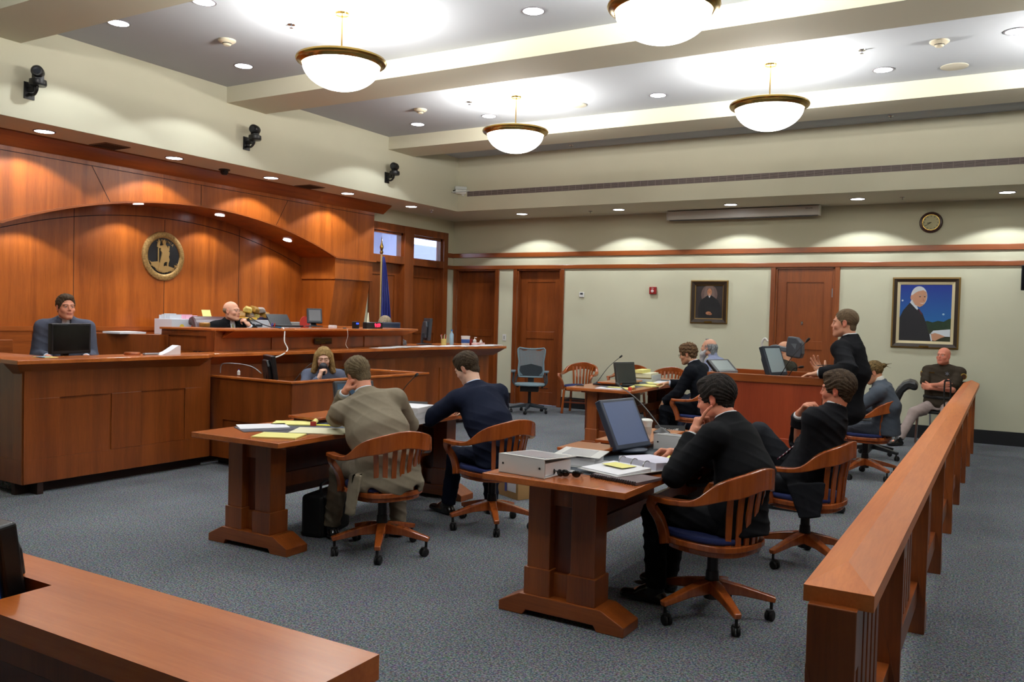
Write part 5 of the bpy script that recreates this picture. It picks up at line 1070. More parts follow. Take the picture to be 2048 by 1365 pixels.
def drawB(P):
    R=pm('robeB',(26,25,30)); SK=pm('skinB',(190,138,108)); W=pm('whiteB',(205,212,218))
    P([(-.2,-1),(-.2,-.35),(.1,-.28),(.3,-.33),(.5,-.27),(.72,-.30),(.9,-.20),(1,-.18),(1,-1)],pm('trees',(30,52,30),var=.5,vscale=30)); P([(.1,-1),(.1,-.62),(1,-.55),(1,-1)],pm('trees2',(44,48,24),var=.4,vscale=20))
    P(ell2(-.90,.43,.035,.03),W); P(ell2(.70,-.04,.045,.035),pm('moon',(150,180,200)))
    P([(-1,-1),(-1,-.20),(-.86,.08),(-.62,.34),(-.50,.38),(-.30,.18),(-.10,-.02),(.06,-.38),(.16,-.70),(.28,-.80),(.32,-1)],R)
    P([(-.60,.36),(-.56,.44),(-.36,.26),(-.28,.16),(-.30,.10),(-.34,.12)],W); P([(-.28,.15),(-.22,.12),(-.10,-.06),(-.16,-.05)],pm('tieB',(90,30,50)))
    P(ell2(-.26,.58,.32,.36),pm('hairB',(196,198,200))); P([(-.52,.62),(-.50,.42),(-.40,.28),(-.22,.20),(-.10,.26),(.0,.40),(.05,.60),(.02,.74),(-.10,.80),(-.30,.76),(-.42,.70)],SK)
    P(ell2(-.54,.54,.05,.09),SK); 
    for q in(-.22,-.04): P(ell2(q,.57,.035,.016),pm('eye',(50,32,26))); P([(q-.07,.61),(q+.06,.63),(q+.06,.615),(q-.07,.595)],pm('browB',(150,140,130)))
    P([(-.12,.56),(-.10,.42),(-.03,.42),(-.09,.50)],pm('noseB',(172,118,92))); P([(-.24,.36),(-.12,.32),(-.02,.37),(-.12,.345)],pm('teeth',(225,215,205)))
    P([(.24,-.72),(.34,-.62),(.98,-.56),(.98,-.82),(.60,-.82)],W); P([(.22,-.76),(.40,-.70),(.58,-.74),(.80,-.82),(.62,-.88),(.42,-.98),(.26,-.95)],SK); P([(.20,-.74),(.25,-.73),(.31,-.98),(.26,-1.0)],W)
painting('large gilt-framed portrait of a white-haired judge against a deep blue sky',-1.445,-.575,1.285,2.295,(.022,.045,.038),mat('liner_cream',(205,190,150),rough=.5),(skyB(),drawB))
ck=empty('wall_clock',(-.98,YB,3.07),0,'round wall clock with a dark wooden rim, high on the wall','clock'); RX=rotm(pi/2,'X')
MB().lathe([(.112,.0),(.145,.0),(.150,.018),(.140,.036),(.118,.040),(.110,.028),(.112,0)],(0,0,0),36,RX).build('rim',mat('clock_wood',(58,26,20),rough=.3),ck,smooth=True); MB().lathe([(.113,.012),(0,.012)],(0,0,0),32,RX).build('clock_face',mat('clock_face',(196,192,150),rough=.5),ck); MB().lathe([(.106,.026),(.113,.026),(.113,.03),(.106,.03),(.106,.026)],(0,0,0),32,RX).build('bezel',BRS,ck,smooth=True)
m=MB()
for i in range(12): a=i*pi/6; m.obox((.088*sin(a),-.0135,.088*cos(a)),(.006,.002,.018),R=rotm(a,'Y'))
m.build('hour_marks',BLR,ck)
def clockhand(L_,wd,ang): a=radians(ang); return MB().obox((sin(a)*L_*.42,-.016,cos(a)*L_*.42),(wd,.002,L_),R=rotm(a,'Y'))
clockhand(.055,.009,258).build('hour_hand',BLR,ck); clockhand(.085,.006,237).build('minute_hand',BLR,ck)
ps=empty('projection_screen',(-3.63,13.17,3.275),0,'long white projection screen case mounted under the soffit','projector screen'); MB().box(-1.17,1.17,-.06,.06,-.065,.075).build('case',mat('case_white',(206,204,198),rough=.4),ps,bevel=.01); MB().box(-1.18,-1.168,-.065,.065,-.07,.08).box(1.168,1.18,-.065,.065,-.07,.08).build('end_cap',WHT,ps); MB().box(-1.15,1.15,-.02,.02,-.078,-.065).build('weight_bar',DGP,ps); text('lettering','DA-LITE',.028,BLR,ps,(1.03,-.0612,.035),(pi/2,0,0),.0004); MB().box(-1.0,-.9,.0,.2,-.02,.02).box(.9,1.0,.0,.2,-.02,.02).build('wall_bracket',DGP,ps)
th=empty('thermostat',(-6.41,YB,2.0),0,'small white thermostat on the wall right of the second door','thermostat'); MB().box(-.045,.045,-.022,0,-.045,.045).build('housing',WHT,th,bevel=.004); MB().box(-.025,.025,-.0235,-.022,.0,.03).build('display',DGP,th)
fa=empty('fire_alarm',(-5.10,YB,2.08),0,'red fire alarm with a clear strobe on the portrait wall','alarm'); MB().box(-.06,.06,-.04,0,-.06,.06).build('housing',mat('alarm_red',(150,30,30),rough=.4),fa,bevel=.006); MB().lathe([(.022,.0),(.026,.012),(.0,.02)],(0,-.04,-.01),16,RX).build('strobe',mat('strobe_clear',(220,200,200),rough=.1),fa,smooth=True); text('lettering','FIRE',.022,WHT,fa,(0,-.0405,.036),(pi/2,0,0),.0004)
ls=empty('light_switch',(-7.96,YB,1.20),0,'white light switch on the narrow wall between the two left doors','switch'); MB().box(-.038,.038,-.008,0,-.06,.06).build('plate',WHT,ls,bevel=.003); MB().box(-.012,.012,-.013,-.008,-.03,.03).build('rocker',mat('switch_grey',(170,168,160),rough=.4),ls)
# seal
sl=empty('wall_seal',(XB,7.35,2.27),0,'round bronze state seal on the wood wall under the arch','seal'); RY=rotm(pi/2,'Y'); SLG=mat('seal_gold',(168,134,82),rough=.4,metal=.5,bump=1,bscale=50,var=.85,vscale=45); SLB=mat('seal_black',(26,27,31),rough=.4); SLF=mat('seal_figure',(196,160,104),rough=.35,metal=.5)
MB().lathe([(0,.004),(.235,.004),(.242,.018),(.255,.026),(.300,.026),(.318,.018),(.325,.0),(0,0)],(0,0,0),48,RY).build('wreath_ring',SLG,sl,smooth=True); MB().lathe([(0,.012),(.240,.012)],(0,0,0),48,RY).build('field',SLB,sl)
fg=MB()
def PF(pts,d=.016): fg.prism([(p[0],p[1]) for p in pts],.012,.012+d,'x')
# standing figure with spear and sword over a fallen figure
def PX(pts,d): PF([((x-670)/390*.325,-(y-700)/450*.325) for x,y in pts],d)
PX([(635,430),(650,405),(680,405),(695,440),(690,490),(715,515),(740,560),(735,600),(765,620),(760,680),(750,700),(765,760),(745,830),(745,880),(722,885),(725,800),(690,800),(660,830),(655,900),(640,960),(560,965),(555,930),(580,860),(600,800),(625,690),(630,640),(605,600),(605,555),(575,560),(545,540),(550,470),(575,425),(590,460),(580,510),(600,515),(640,505),(650,490),(635,460)],.018)
PX([(561,400),(573,400),(572,950),(560,950)],.014); PX([(742,505),(765,510),(762,600),(740,600)],.014)
PX([(400,790),(440,820),(560,800),(590,830),(640,900),(700,870),(760,880),(800,890),(850,905),(860,940),(820,965),(770,960),(740,985),(660,1000),(580,985),(540,960),(500,910),(470,905),(455,885),(430,890),(440,860)],.012); PX([(860,850),(925,850),(915,885),(875,885)],.010)
fg.build('figures',SLF,sl)
for i,ch in enumerate('VIRGINIA'): a=radians((i-3.5)*9.6+7); text('lettering',ch,.050,SLF,sl,(.014,sin(a)*.203,cos(a)*.203),Matrix(((0,0,1),(1,0,0),(0,1,0))).to_euler() if 0 else (Matrix(((0,0,1),(cos(a),sin(a),0),(-sin(a),cos(a),0)))).to_euler(),.002)
for i,ch in enumerate('SIC SEMPER TYRANNIS'):
    if ch!=' ': a=radians(180-(i-9)*-7.0*-1); text('lettering',ch,.030,SLF,sl,(.027,sin(pi-radians((i-9)*7.2))*-.0+sin(radians((i-9)*7.2))*.215,-cos(radians((i-9)*7.2))*.215),(Matrix(((0,0,1),(cos(radians((i-9)*7.2)),-sin(radians((i-9)*7.2)),0),(sin(radians((i-9)*7.2)),cos(radians((i-9)*7.2)),0)))).to_euler(),.001)
# cameras and ceiling fittings
def ptz(y,label,rz,up=1,hd=(0,0,1)):
    t=empty('ceiling_camera',(XI,y,3.64),0,label,'camera','black pan-tilt cameras on the upper left wall'); t.name='wall_camera'
    MB().box(0,.012,-.05,.05,-.08,.08).build('wall_plate',BLK,t); MB().tube(spline([(0,0,-.03),(.08,0,-.045),(.13,0,-.01),(.14,0,.03)],5),.014,8).box(.0,.10,-.02,.02,-.01,.03).build('bracket_arm',BLK,t,smooth=True)
    MB().lathe([(.07,.03),(.078,.045),(.075,.085),(.05,.095),(0,.10)],(.15,0,0),20).build('camera_base',BLK,t,smooth=True)
    h=MB(); R=rotm(rz); c=Vector((.15,0,.16)); h.lathe([(0,-.06),(.045,-.058),(.055,-.03),(.055,.05),(.045,.065),(0,.068)],c,18,R@rotm(pi/2,'Y')); h.obox((.15,0,.11),(.05,.09,.05)); b=h.build('camera_head',BLK,t,smooth=True); MB().lathe([(0,.07),(.03,.072),(.034,.06)],c,16,R@rotm(pi/2,'Y')).build('camera_lens',mat('lens_glass',(40,44,50),rough=.08),b,smooth=True)
ptz(4.71,'black camera on a wall bracket at the far left, top of the picture',radians(-40)); ptz(7.40,'black camera on a wall bracket above the wooden arch, left of the hanging lamp',radians(-70)); ptz(10.14,'black camera on a wall bracket near the back corner, right of the arch',radians(-80))
wc=empty('wall_camera',(-8.10,12.02,3.72),radians(-45),'white corner camera with a sun hood high in the room corner','camera'); MB().box(-.05,.05,-.10,.10,.0,.05).sweep([(0,.14,-.02),(0,-.16,-.06)],.17,.02).build('hood',mat('cam_white',(196,202,200),rough=.4),wc,bevel=.005); MB().box(-.04,.04,-.09,.10,-.07,.0).build('housing',WHT,wc,bevel=.01); MB().lathe([(0,0),(.028,0),(.028,.03),(0,.03)],(0,-.10,-.04),14,RX).build('camera_lens',BLR,wc); MB().tube([(0,.10,-.05),(0,.04,-.09),(0,.02,-.06)],.02,8).build('bracket_arm',WHT,wc,smooth=True)
def ceil_item(name,x,y,z,label,group,cat,prof,m,extra=None):
    t=empty(name,(x,y,z),0,label,cat,group); MB().lathe(prof,(0,0,0),24).build('body',m,t,smooth=True)
    if extra: extra(t)
SMO=mat('detector_cream',(210,202,180),rough=.5)
for x,y,l in((-6.77,5.86,'cream smoke detector on the ceiling left of the nearest left lamp'),(-6.70,8.97,'cream smoke detector on the ceiling above the far downlight row'),(-.64,8.86,'cream smoke detector on the ceiling at the upper right')):
    ceil_item('smoke_detector',x,y,ZT,l,'smoke detectors','smoke detector',[(.085,0),(.085,-.012),(.062,-.030),(.045,-.034),(.045,-.040),(.030,-.055),(0,-.058)],SMO,lambda t:MB().lathe([(.0455,-.033),(.046,-.041)],(0,0,0),20).build('slot_ring',BLR,t))
def spk(t): MB().tube([(0,0,-.004),(0,0,-.035)],.008,6).lathe([(.018,-.035),(0,-.038)],(0,0,0),10).build('sprinkler_nozzle',CHR,t,smooth=True)
for x,y,z,l in((-5.85,5.81,ZT,'chrome sprinkler head on the ceiling above the left lamp'),(-5.90,8.91,ZT,'chrome sprinkler head between the smoke detector and the small lamp'),(-1.31,8.83,ZT,'chrome sprinkler head left of the right smoke detector'),(-5.92,11.82,ZT,'chrome sprinkler head in the narrow last ceiling bay on the left'),(-1.37,11.75,ZT,'chrome sprinkler head in the narrow last ceiling bay on the right'),(-8.5,11.75,ZS,'small sprinkler head in the soffit corner over the windows'),(-6.0,12.75,ZS,'small sprinkler head in the wall soffit left of the projection screen'),(-1.3,12.75,ZS,'small sprinkler head in the wall soffit above the clock')):
    ceil_item('sprinkler_head',x,y,z,l,'sprinkler heads','sprinkler',[(.035,0),(.033,-.006),(0,-.007)],CHR,spk)
for x,y,l in((-.56,9.78,'round cream ceiling speaker at the upper right'),(-4.75,9.6,'round pale ceiling speaker right of the small hanging lamp')): ceil_item('ceiling_speaker',x,y,ZT,l,'round ceiling speakers','speaker',[(.13,0),(.13,-.006),(.12,-.01),(0,-.012)],mat('speaker_cream',(190,186,170),rough=.8,bump=.5,bscale=500))
ceil_item('dome_camera',-8.62,7.45,ZS,'small dark dome camera under the soffit over the arch',None,'camera',[(.07,0),(.07,-.012),(.05,-.02),(.048,-.045),(.03,-.068),(0,-.075)],BLK)
for y,l in((5.85,'dark square air vent in the soffit near the left edge'),(8.95,'grey square air vent in the soffit between two downlights')):
    t=empty('ceiling_vent',(-8.60,y,ZS),0,l,'vent','square soffit vents'); MB().box(-.15,.15,-.15,.15,-.008,0).build('frame',mat('vent_brown',(120,100,84),rough=.7),t); m=MB(); [m.box(-.13,.13,-.13+i*.026,-.12+i*.026,-.012,-.008) for i in range(11)]; m.build('slats',mat('vent_dark',(70,58,50),rough=.8),t)
vg=empty('wall_vent',(-3.0,YI,3.645),0,'very long slotted air grille running along the upper back wall','vent'); MB().box(-4.98,6.5,-.006,0,-.042,.042).build('backing',mat('grille_dark',(74,66,66),rough=.8),vg); m=MB(); [m.box(-4.98,6.5,-.014,-.006,-.042+i*.0155,-.042+i*.0155+.006) for i in range(6)]; [m.box(-4.98+i*.12,-4.976+i*.12,-.013,-.006,-.04,.04) for i in range(95)]; m.build('slats',mat('grille_grey',(150,138,134),rough=.5),vg)
# flag
fl=empty('flag',(-8.72,10.72,.32),0,'blue state flag on a pole with gold spear tip, behind the clerk','flag'); MB().tube([(0,0,0),(0,0,2.22)],.014,10).build('pole',mat('pole_wood',(180,160,110),rough=.4),fl,smooth=True); MB().lathe([(.02,2.22),(.03,2.25),(.018,2.28),(.032,2.33),(.012,2.40),(0,2.52)],(0,0,0),14).build('spear_tip',BRS,fl,smooth=True); MB().lathe([(.16,0),(.16,.02),(.03,.05),(0,.06)],(0,0,0),20).build('base',BRS,fl,smooth=True)
vs=[];fs=[];NX,NZ=28,16
for j in range(NZ+1):
    t=j/NZ; z=2.18-1.55*t; wdt=.03+.32*t**.75
    for i in range(NX+1): u=i/NX; vs.append((.02+.045*sin(u*22+t*1.2)*(.3+t),.01+u*wdt-.06*t,z-.10*t*u))
fs=[(j*(NX+1)+i,j*(NX+1)+i+1,(j+1)*(NX+1)+i+1,(j+1)*(NX+1)+i) for j in range(NZ) for i in range(NX)]
o=MB().add(vs,fs).build('flag_cloth',mat('flag_blue',(34,44,128),rough=.7,sheen=.3),fl,smooth=True,ang=80); s_=o.modifiers.new('t','SOLIDIFY'); s_.thickness=.004
q=MB(); q.lathe([(0,.0),(.10,.0),(.10,.004),(0,.004)],(.085,.10,1.02),20,RY); q.build('flag_emblem',mat('flag_white',(190,190,200),rough=.7),fl); q=MB(); q.lathe([(0,.0),(.065,.0),(.065,.007),(0,.007)],(.085,.105,1.0),14,RY); q.build('flag_emblem',mat('flag_red',(160,50,50),rough=.7),fl)
fl2=tag(MB().lathe([(0,0),(.03,0),(.022,.06),(.008,.22),(0,.24)],(-8.35,9.98,1.36),10).build('white_spire',CRM,smooth=True),'small pale pointed spire standing beside the red timer','ornament')
# ---------------------------------------------------------------- things on the bench
def box_thing(name,label,cat,c,sz,m,rz=0,group=None,parts=None,lid=None):
    t=empty(name,c,rz,label,cat,group); MB().box(-sz[0]/2,sz[0]/2,-sz[1]/2,sz[1]/2,0,sz[2]).build('box_body',m,t,bevel=.003)
    if lid: MB().box(-sz[0]/2-.006,sz[0]/2+.006,-sz[1]/2-.006,sz[1]/2+.006,sz[2]-.06,sz[2]+.004).build('box_lid',lid,t,bevel=.003)
    if parts: parts(t,sz)
    return t
cr=tag(MB().box(XB+.02,-9.02,6.6,9.9,.46,1.25).build('credenza',WP,bevel=.004),"low wooden credenza behind the judge, carrying boxes of files",'cabinet')
CB=mat('card_white',(196,198,204),rough=.7)
RED=mat('red_print',(200,60,50),rough=.6); YLW=mat('yellow_print',(226,196,70),rough=.6); BLU=mat('blue_print',(70,140,190),rough=.6)
def dec1(t,sz): 
    x=sz[0]/2+.001; MB().lathe([(.0,0),(.055,0),(.055,.002),(0,.002)],(x,.05,.10),20,RY).build('red_disc',RED,t); MB().lathe([(.0,0),(.035,0),(.035,.002),(0,.002)],(x,-.15,.10),20,RY).build('yellow_disc',YLW,t)
b1=box_thing('file_box','white file box with red and yellow circles at the left of the judge','box',(-9.28,7.38,1.251),(.34,.60,.20),CB,parts=dec1)
for i,(y,l,m_,h) in enumerate(((7.20,'white hanging folders sticking up in the file box with coloured circles',CB,.13),(7.45,'pink-edged hanging folders in the file box with coloured circles',mat('pink_paper',(226,170,190),rough=.8),.12),(7.62,'cream hanging folders at the right end of the file box',CRM,.10))):
    m=MB(); [m.box(-.12+k*.05,-.117+k*.05,-.09,.09,0,h+.01*((k*7)%3)) for k in range(5)]; o=m.build('hanging_folders',m_); o.location=(-9.28,y,1.37); tag(o,l,'folders','hanging folders')
tag(MB().box(-.08,.08,-.07,.07,0,.004).build('sticky_pad',YEL),'yellow sticky sheet on top of the folders','paper').matrix_world=Matrix.Translation((-9.18,7.68,1.50))@rotm(radians(70),'Y').to_4x4()
def dec2(t,sz):
    x=sz[0]/2+.001; MB().box(x,x+.002,.10,.26,.0,.17).build('blue_stripe',BLU,t); MB().box(x,x+.002,-.22,-.10,.11,.14).build('hand_hole',DGP,t); text('lettering','UNIVERSAL',.05,BLR,t,(x+.001,-.16,.055),(pi/2,0,pi/2),.0004)
box_thing('file_box','white storage box with a blue stripe and black print behind the laptop','box',(-9.20,8.62,1.251),(.32,.82,.20),CB,parts=dec2)
box_thing('file_box','grey-lidded white storage box right of the one with the blue stripe','box',(-9.22,9.30,1.251),(.30,.46,.17),CB,lid=mat('box_grey',(150,146,140),rough=.7))
box_thing('file_box','thin dark blue box lying on the storage box with the blue stripe','box',(-9.2,8.85,1.455),(.24,.40,.035),mat('box_navy',(40,48,84),rough=.6))
tag(MB().lathe([(0,0),(.10,0),(.10,.006),(0,.006)],(-8.7,9.0,1.42),20,rotm(pi/2,'Y')).build('red_disc',RED),'red-orange round tag between the laptop and the grey monitor','tag')
rc_=random.Random(3)
for i in range(7):
    x,y=-9.15+rc_.uniform(-.06,.06),8.28+i*.055; m=MB(); pr_=[(-.06,0),(.06,0),(.065,.05),(.03,.075),(-.04,.07),(-.07,.03)]; m.prism([(a_*(.8+.3*rc_.random()),b_*(.8+.4*rc_.random())) for a_,b_ in pr_],-.045,.045,'y'); o=m.build('evidence_bag',mat('bag_tan_%d'%(i%3),[(150,112,50),(190,170,96),(150,138,130)][i%3],rough=.3,bump=1,bscale=30,var=.4,vscale=30),bevel=.012,smooth=True); o.location=(x,y,1.49+(i%2)*.07); o.rotation_euler=(rc_.uniform(-.3,.3),rc_.uniform(-.3,.3),rc_.uniform(-1,1)); tag(o,'clear evidence bag with brown contents, heaped behind the judge','bag','evidence bags heaped behind the judge')
box_thing('yellow_box','small yellow box below the heap of evidence bags','box',(-9.10,8.30,1.455),(.16,.22,.03),mat('box_yellow',(226,180,70),rough=.6))
jc=exec_chair('judge_chair',-8.55,7.40,radians(-105),"high maroon-brown leather chair behind the judge",z=.46,top=1.05)
for ch in jc.children:
    if ch.name.startswith('backrest'): ch.data.materials.clear(); ch.data.materials.append(mat('brown_leather',(72,44,46),rough=.35,bump=.15,bscale=90))
lp=empty('laptop',(-8.05,8.02,JT),radians(-96),"open black laptop on the judge's bench",'laptop'); MB().box(-.17,.17,-.11,.11,0,.02).build('keyboard_base',BLK,lp,bevel=.003); mb=MB(); mb.M=Matrix.Translation((0,.11,.01))@rotm(radians(-38),'X').to_4x4(); mb.box(-.17,.17,0,.012,0,.19); 
lp.rotation_euler=(0,0,radians(84)); mb.build('lid',BLK,lp,bevel=.003)
tm=empty('digital_timer',(-7.20,8.72,JT),0,"black digital timer with glowing red digits on the judge's bench",'timer'); MB().box(-.05,.02,-.165,.165,0,.085).build('housing',BLK,tm,bevel=.006); text('digits','9:09',.072,mat('led_red',(255,40,70),emit=(255,40,70),es=4),tm,(.021,.055,.042),(pi/2,0,pi/2),.0005)
g=empty('desk_gadget',(-7.25,8.42,JT),0,'small black gadget with a blue display left of the red timer','gadget'); MB().box(-.03,.03,-.04,.04,0,.09).build('housing',BLK,g,bevel=.008); MB().box(.0305,.0315,-.025,.025,.055,.075).build('display',mat('disp_blue',(40,70,200),emit=(60,90,255),es=1.2),g)
tag(MB().lathe([(0,0),(.055,0),(.06,.01),(.06,.045),(.05,.05),(0,.05)],(-7.9,6.58,JT),20).build('brass_bowl',mat('bowl_brass',(196,150,80),rough=.35,metal=.6),smooth=True),"small brass-coloured bowl on the left end of the judge's bench",'bowl')
tag(MB().box(-.05,.05,-.03,.03,0,.04).build('tissue_cup',mat('clear_plastic',(215,215,220),rough=.2),bevel=.008),"small clear plastic dish on the judge's bench right of the grey monitor",'dish').location=(-7.35,8.10,JT)
tag(MB().lathe([(0,0),(.025,0),(.02,.012),(0,.014)],(-7.3,8.27,JT),14).build('coin_dish',BLK,smooth=True),"tiny dark disc on the judge's bench left of the blue-lit gadget",'disc')
for i,(y,cc,l) in enumerate(((7.33,(60,60,170),"blue pen standing in front of the judge"),(7.37,(190,40,40),"red pen standing in front of the judge"),(7.28,(200,200,205),"silver pen standing in front of the judge"))):
    tag(MB().tube([(-7.62,y,JT),(-7.62+.01,y+.004,JT+.055)],.006,8).build('pen',mat('pen_%d'%cc[0],cc,rough=.3),smooth=True),l,'pen')
# clerk's counter
rc_=random.Random(11)
for i in range(12):
    t=i/11; x=-6.86+.30*max(0,(t-.35))/.65-.10; y=8.62+2.22*t; o=MB().box(-.108,.108,-.14,.14,0,.002+.004*(i%3)).build('paper_sheet',PAP); o.location=(x-.02*(i%2),y,BT+.0005+.002*(i%4)); o.rotation_euler=(0,0,radians(rc_.uniform(-22,22))); tag(o,'white sheet of paper lying along the right part of the long counter','paper','loose white papers on the clerk counter')
def bottle(label,x,y,z,h,r,m,capm=WHT,cat='bottle',name='bottle',neck=.35):
    t=empty(name,(x,y,z),0,label,cat); MB().lathe([(0,0),(r,0),(r,h*.68),(r*neck,h*.82),(r*neck,h*.9),(0,h*.9)],(0,0,0),16).build('bottle_body',m,t,smooth=True); MB().lathe([(r*neck*1.15,h*.9),(r*neck*1.15,h),(0,h)],(0,0,0),12).build('cap',capm,t,smooth=True); return t
bottle('clear water bottle with a blue label on the clerk counter',-7.26,10.63,BT,.23,.032,mat('bottle_blue',(150,185,205),rough=.15),mat('cap_blue',(60,130,200),rough=.4))
bottle('small white bottle at the right end of the clerk counter',-6.98,11.02,BT,.085,.022,WHT)
tb=empty('wipes_tub',(-7.12,10.80,BT),0,'white tub of wipes with a blue label on the clerk counter','tub'); MB().lathe([(0,0),(.062,0),(.066,.115),(.070,.115),(.070,.135),(0,.137)],(0,0,0),20).build('tub_body',WHT,tb,smooth=True); MB().lathe([(.0645,.03),(.0655,.085)],(0,0,0),20).build('blue_label',mat('label_blue',(50,90,160),rough=.5),tb)
pb=empty('soap_dispenser',(-7.05,10.95,BT),0,'white pump bottle standing beside the wipes tub','dispenser'); MB().lathe([(0,0),(.028,0),(.028,.07),(.012,.085),(0,.085)],(0,0,0),14).build('bottle_body',WHT,pb,smooth=True); MB().tube([(0,0,.085),(0,0,.115),(.035,0,.112)],.006,8).build('pump',WHT,pb,smooth=True)
tag(MB().lathe([(0,0),(.035,0),(.038,.09),(.033,.09),(.031,.01),(0,.01)],(-7.12,10.93,BT),16).build('red_cup',mat('cup_red',(140,40,36),rough=.4),smooth=True),'dark red cup behind the white pump bottle','cup')
tag(MB().box(-.05,.05,-.11,.11,0,.03).build('pink_box',mat('box_pink',(226,196,196),rough=.6),bevel=.003),'flat pale pink box in front of the pump bottle','box').location=(-6.92,10.85,BT+.008)
pc=empty('pen_cup',(-7.28,10.45,BT),0,'cup crowded with pens and yellow notes on the clerk counter','pen holder'); MB().lathe([(0,0),(.04,0),(.044,.09),(.04,.09),(.038,.01),(0,.01)],(0,0,0),16).build('cup_body',YEL,pc,smooth=True)
for k in range(7): a=k*.9; MB().tube([(.015*cos(a),.015*sin(a),.02),(.045*cos(a),.045*sin(a),.14+.01*(k%3))],.0045,6).build('pen',mat('pen_%d'%k,[(200,40,60),(230,220,90),(210,210,205),(60,110,60),(220,220,215),(200,60,60),(190,190,80)][k],rough=.4),pc)
ph=empty('desk_phone',(-7.55,9.70,BT),radians(100),'grey desk telephone beside the silver-backed monitor','telephone'); MB().prism([(-.10,0),(.10,0),(.10,.03),(-.10,.08)],-.09,.09,'y').build('phone_base',mat('phone_grey',(110,120,130),rough=.4),ph,bevel=.006); MB().tube([(-.08,-.07,.09),(-.06,-.07,.10),(.05,-.07,.055),(.08,-.07,.045)],[.022,.014,.014,.022],10).build('handset',mat('phone_grey',(110,120,130)),ph,smooth=True)
tag(MB().box(-.09,.09,-.06,.06,0,.004).build('paper_card',YEL),'yellow and blue paper on the counter beside the witness','paper').location=(-7.15,4.28,BT+.001); tag(MB().box(-.05,.05,-.035,.035,0,.003).build('paper_card',mat('card_blue',(110,160,200),rough=.7)),'small blue card lying on the yellow paper near the witness','paper').location=(-7.12,4.24,BT+.006)
tag(MB().prism([(-.11,0),(.11,0),(.11,.085),(.09,.09),(-.02,.03)],-.10,.0,'x').build('tent_card',PAP),'folded white tent card on the long counter below the judge','card').matrix_world=Matrix.Translation((-6.98,5.42,BT))@rotm(radians(0)).to_4x4()
tag(MB().lathe([(0,0),(.07,0),(.075,.008),(.07,.025),(0,.028)],(-7.15,5.12,BT),20).build('wooden_coaster',WY,smooth=True),'small round wooden block on the counter between the witness and the tent card','block')
tag(MB().box(-.02,.02,-.08,.08,0,.018).build('stapler',SIL,bevel=.006),'grey stapler just left of the white tent card','stapler').location=(-7.05,5.25,BT)
tag(MB().box(-.15,.15,-.16,.16,0,.02).build('paper_stack',PAP),'stack of white paper on the slanting partition, left of the raised bench','paper').location=(-8.35,5.88,1.30)
bottle('small bottle with a blue cap inside the court reporter box',-6.80,6.10,.92,.06,.016,WHT,mat('cap_royal',(40,50,180),rough=.4))
tag(MB().tube(spline([(-6.98,6.02,.935),(-6.95,6.02,1.03),(-6.75,6.05,1.04),(-6.55,6.05,1.02),(-6.42,6.05,.96)],6),.005,6).build('desk_lamp_arm',SIL,smooth=True),'thin silver gooseneck arm at the left end of the reporter box','lamp')
# ---------------------------------------------------------------- things on the left table
TZ=.7615
def flat(name,label,cat,x,y,z,sx,sy,h,m,rz=0,group=None):
    o=MB().box(-sx/2,sx/2,-sy/2,sy/2,0,h).build(name,m); o.location=(x,y,z); o.rotation_euler=(0,0,radians(rz)); return tag(o,label,cat,group)
def legal_pad(label,x,y,rz,roll=True,z=TZ):
    t=empty('legal_pad',(x,y,z),radians(rz),label,'notepad'); MB().box(-.108,.108,-.16,.14,0,.008).build('pages',YEL,t)
    if roll: MB().lathe([(.004,-.105),(.018,-.105),(.018,.105),(.004,.105),(.004,-.105)],(0,.145,.020),14,RY).build('rolled_pages',YEL,t,smooth=True); MB().box(.095,.115,.125,.165,.0,.03).build('red_binding',RED,t)
    return t
flat('paper_stack','bluish-white loose papers at the left end of the left table','paper',-4.56,4.32,TZ,.24,.34,.008,PAP,-35)
flat('folder','white folder sticking out under the papers on the left table','folder',-4.50,4.28,TZ-.0005,.28,.36,.003,mat('folder_dark',(70,72,84),rough=.6),-28)
legal_pad('yellow legal pad with rolled-back pages on the left table',-4.52,4.60,-55)
legal_pad('cream legal pad nearest the left table corner',-4.14,4.08,-66,roll=False)
flat('folder','open cream folder on the left table under the tan sleeve','folder',-4.10,4.42,TZ,.28,.38,.006,CRM,-62); flat('paper_strip','thin bright yellow sheet edge between the pads on the left table','paper',-4.32,4.66,TZ,.05,.40,.003,mat('bright_yellow',(232,224,60),rough=.6),-66)
flat('crumpled_tissue','small crumpled white tissue next to the tan elbow','tissue',-4.20,4.72,TZ,.08,.08,.03,PAP,20)
for k in range(3): flat('paper_stack',('thick block of white paper on the left table between the two suits','middle ream of the white paper block between the two suits','top sheets of the white paper block between the two suits')[k],'paper',-3.92,5.24,TZ+.043*k,.22,.29,.042,PAP,4+3*k,None)
legal_pad('yellow legal pad in front of the navy suit',-4.02,5.42,8,roll=False)
flat('yellow_note','small yellow note behind the white paper block','paper',-4.22,5.35,TZ,.10,.08,.004,YLW,30)
cp=empty('clipboard',(-4.15,5.72,TZ),radians(10),'dark clipboard under the navy suit sleeve','clipboard'); MB().box(-.12,.12,-.16,.16,0,.012).build('board',DGP,cp); MB().box(-.05,.05,.12,.15,.012,.02).build('clip',CHR,cp)
def nameplate(label,x,y,rz,txt,z=TZ):
    t=empty('name_sign',(x,y,z),radians(rz),label,'sign','triangular name signs on the tables'); MB().prism([(-.035,0),(.035,0),(0,.06)],-.11,.11,'x').build('stand',BLK,t); o=text('lettering',txt,.040,WHT,t,(0,-.0225,.026),(radians(60),0,0),.0005)
    return t
nameplate('triangular name sign at the far end of the left table',-4.50,6.05,18,'Plaintiff'); nameplate('triangular name sign on the foreground table beyond the monitor',-2.12,5.98,28,'Plaintiff')
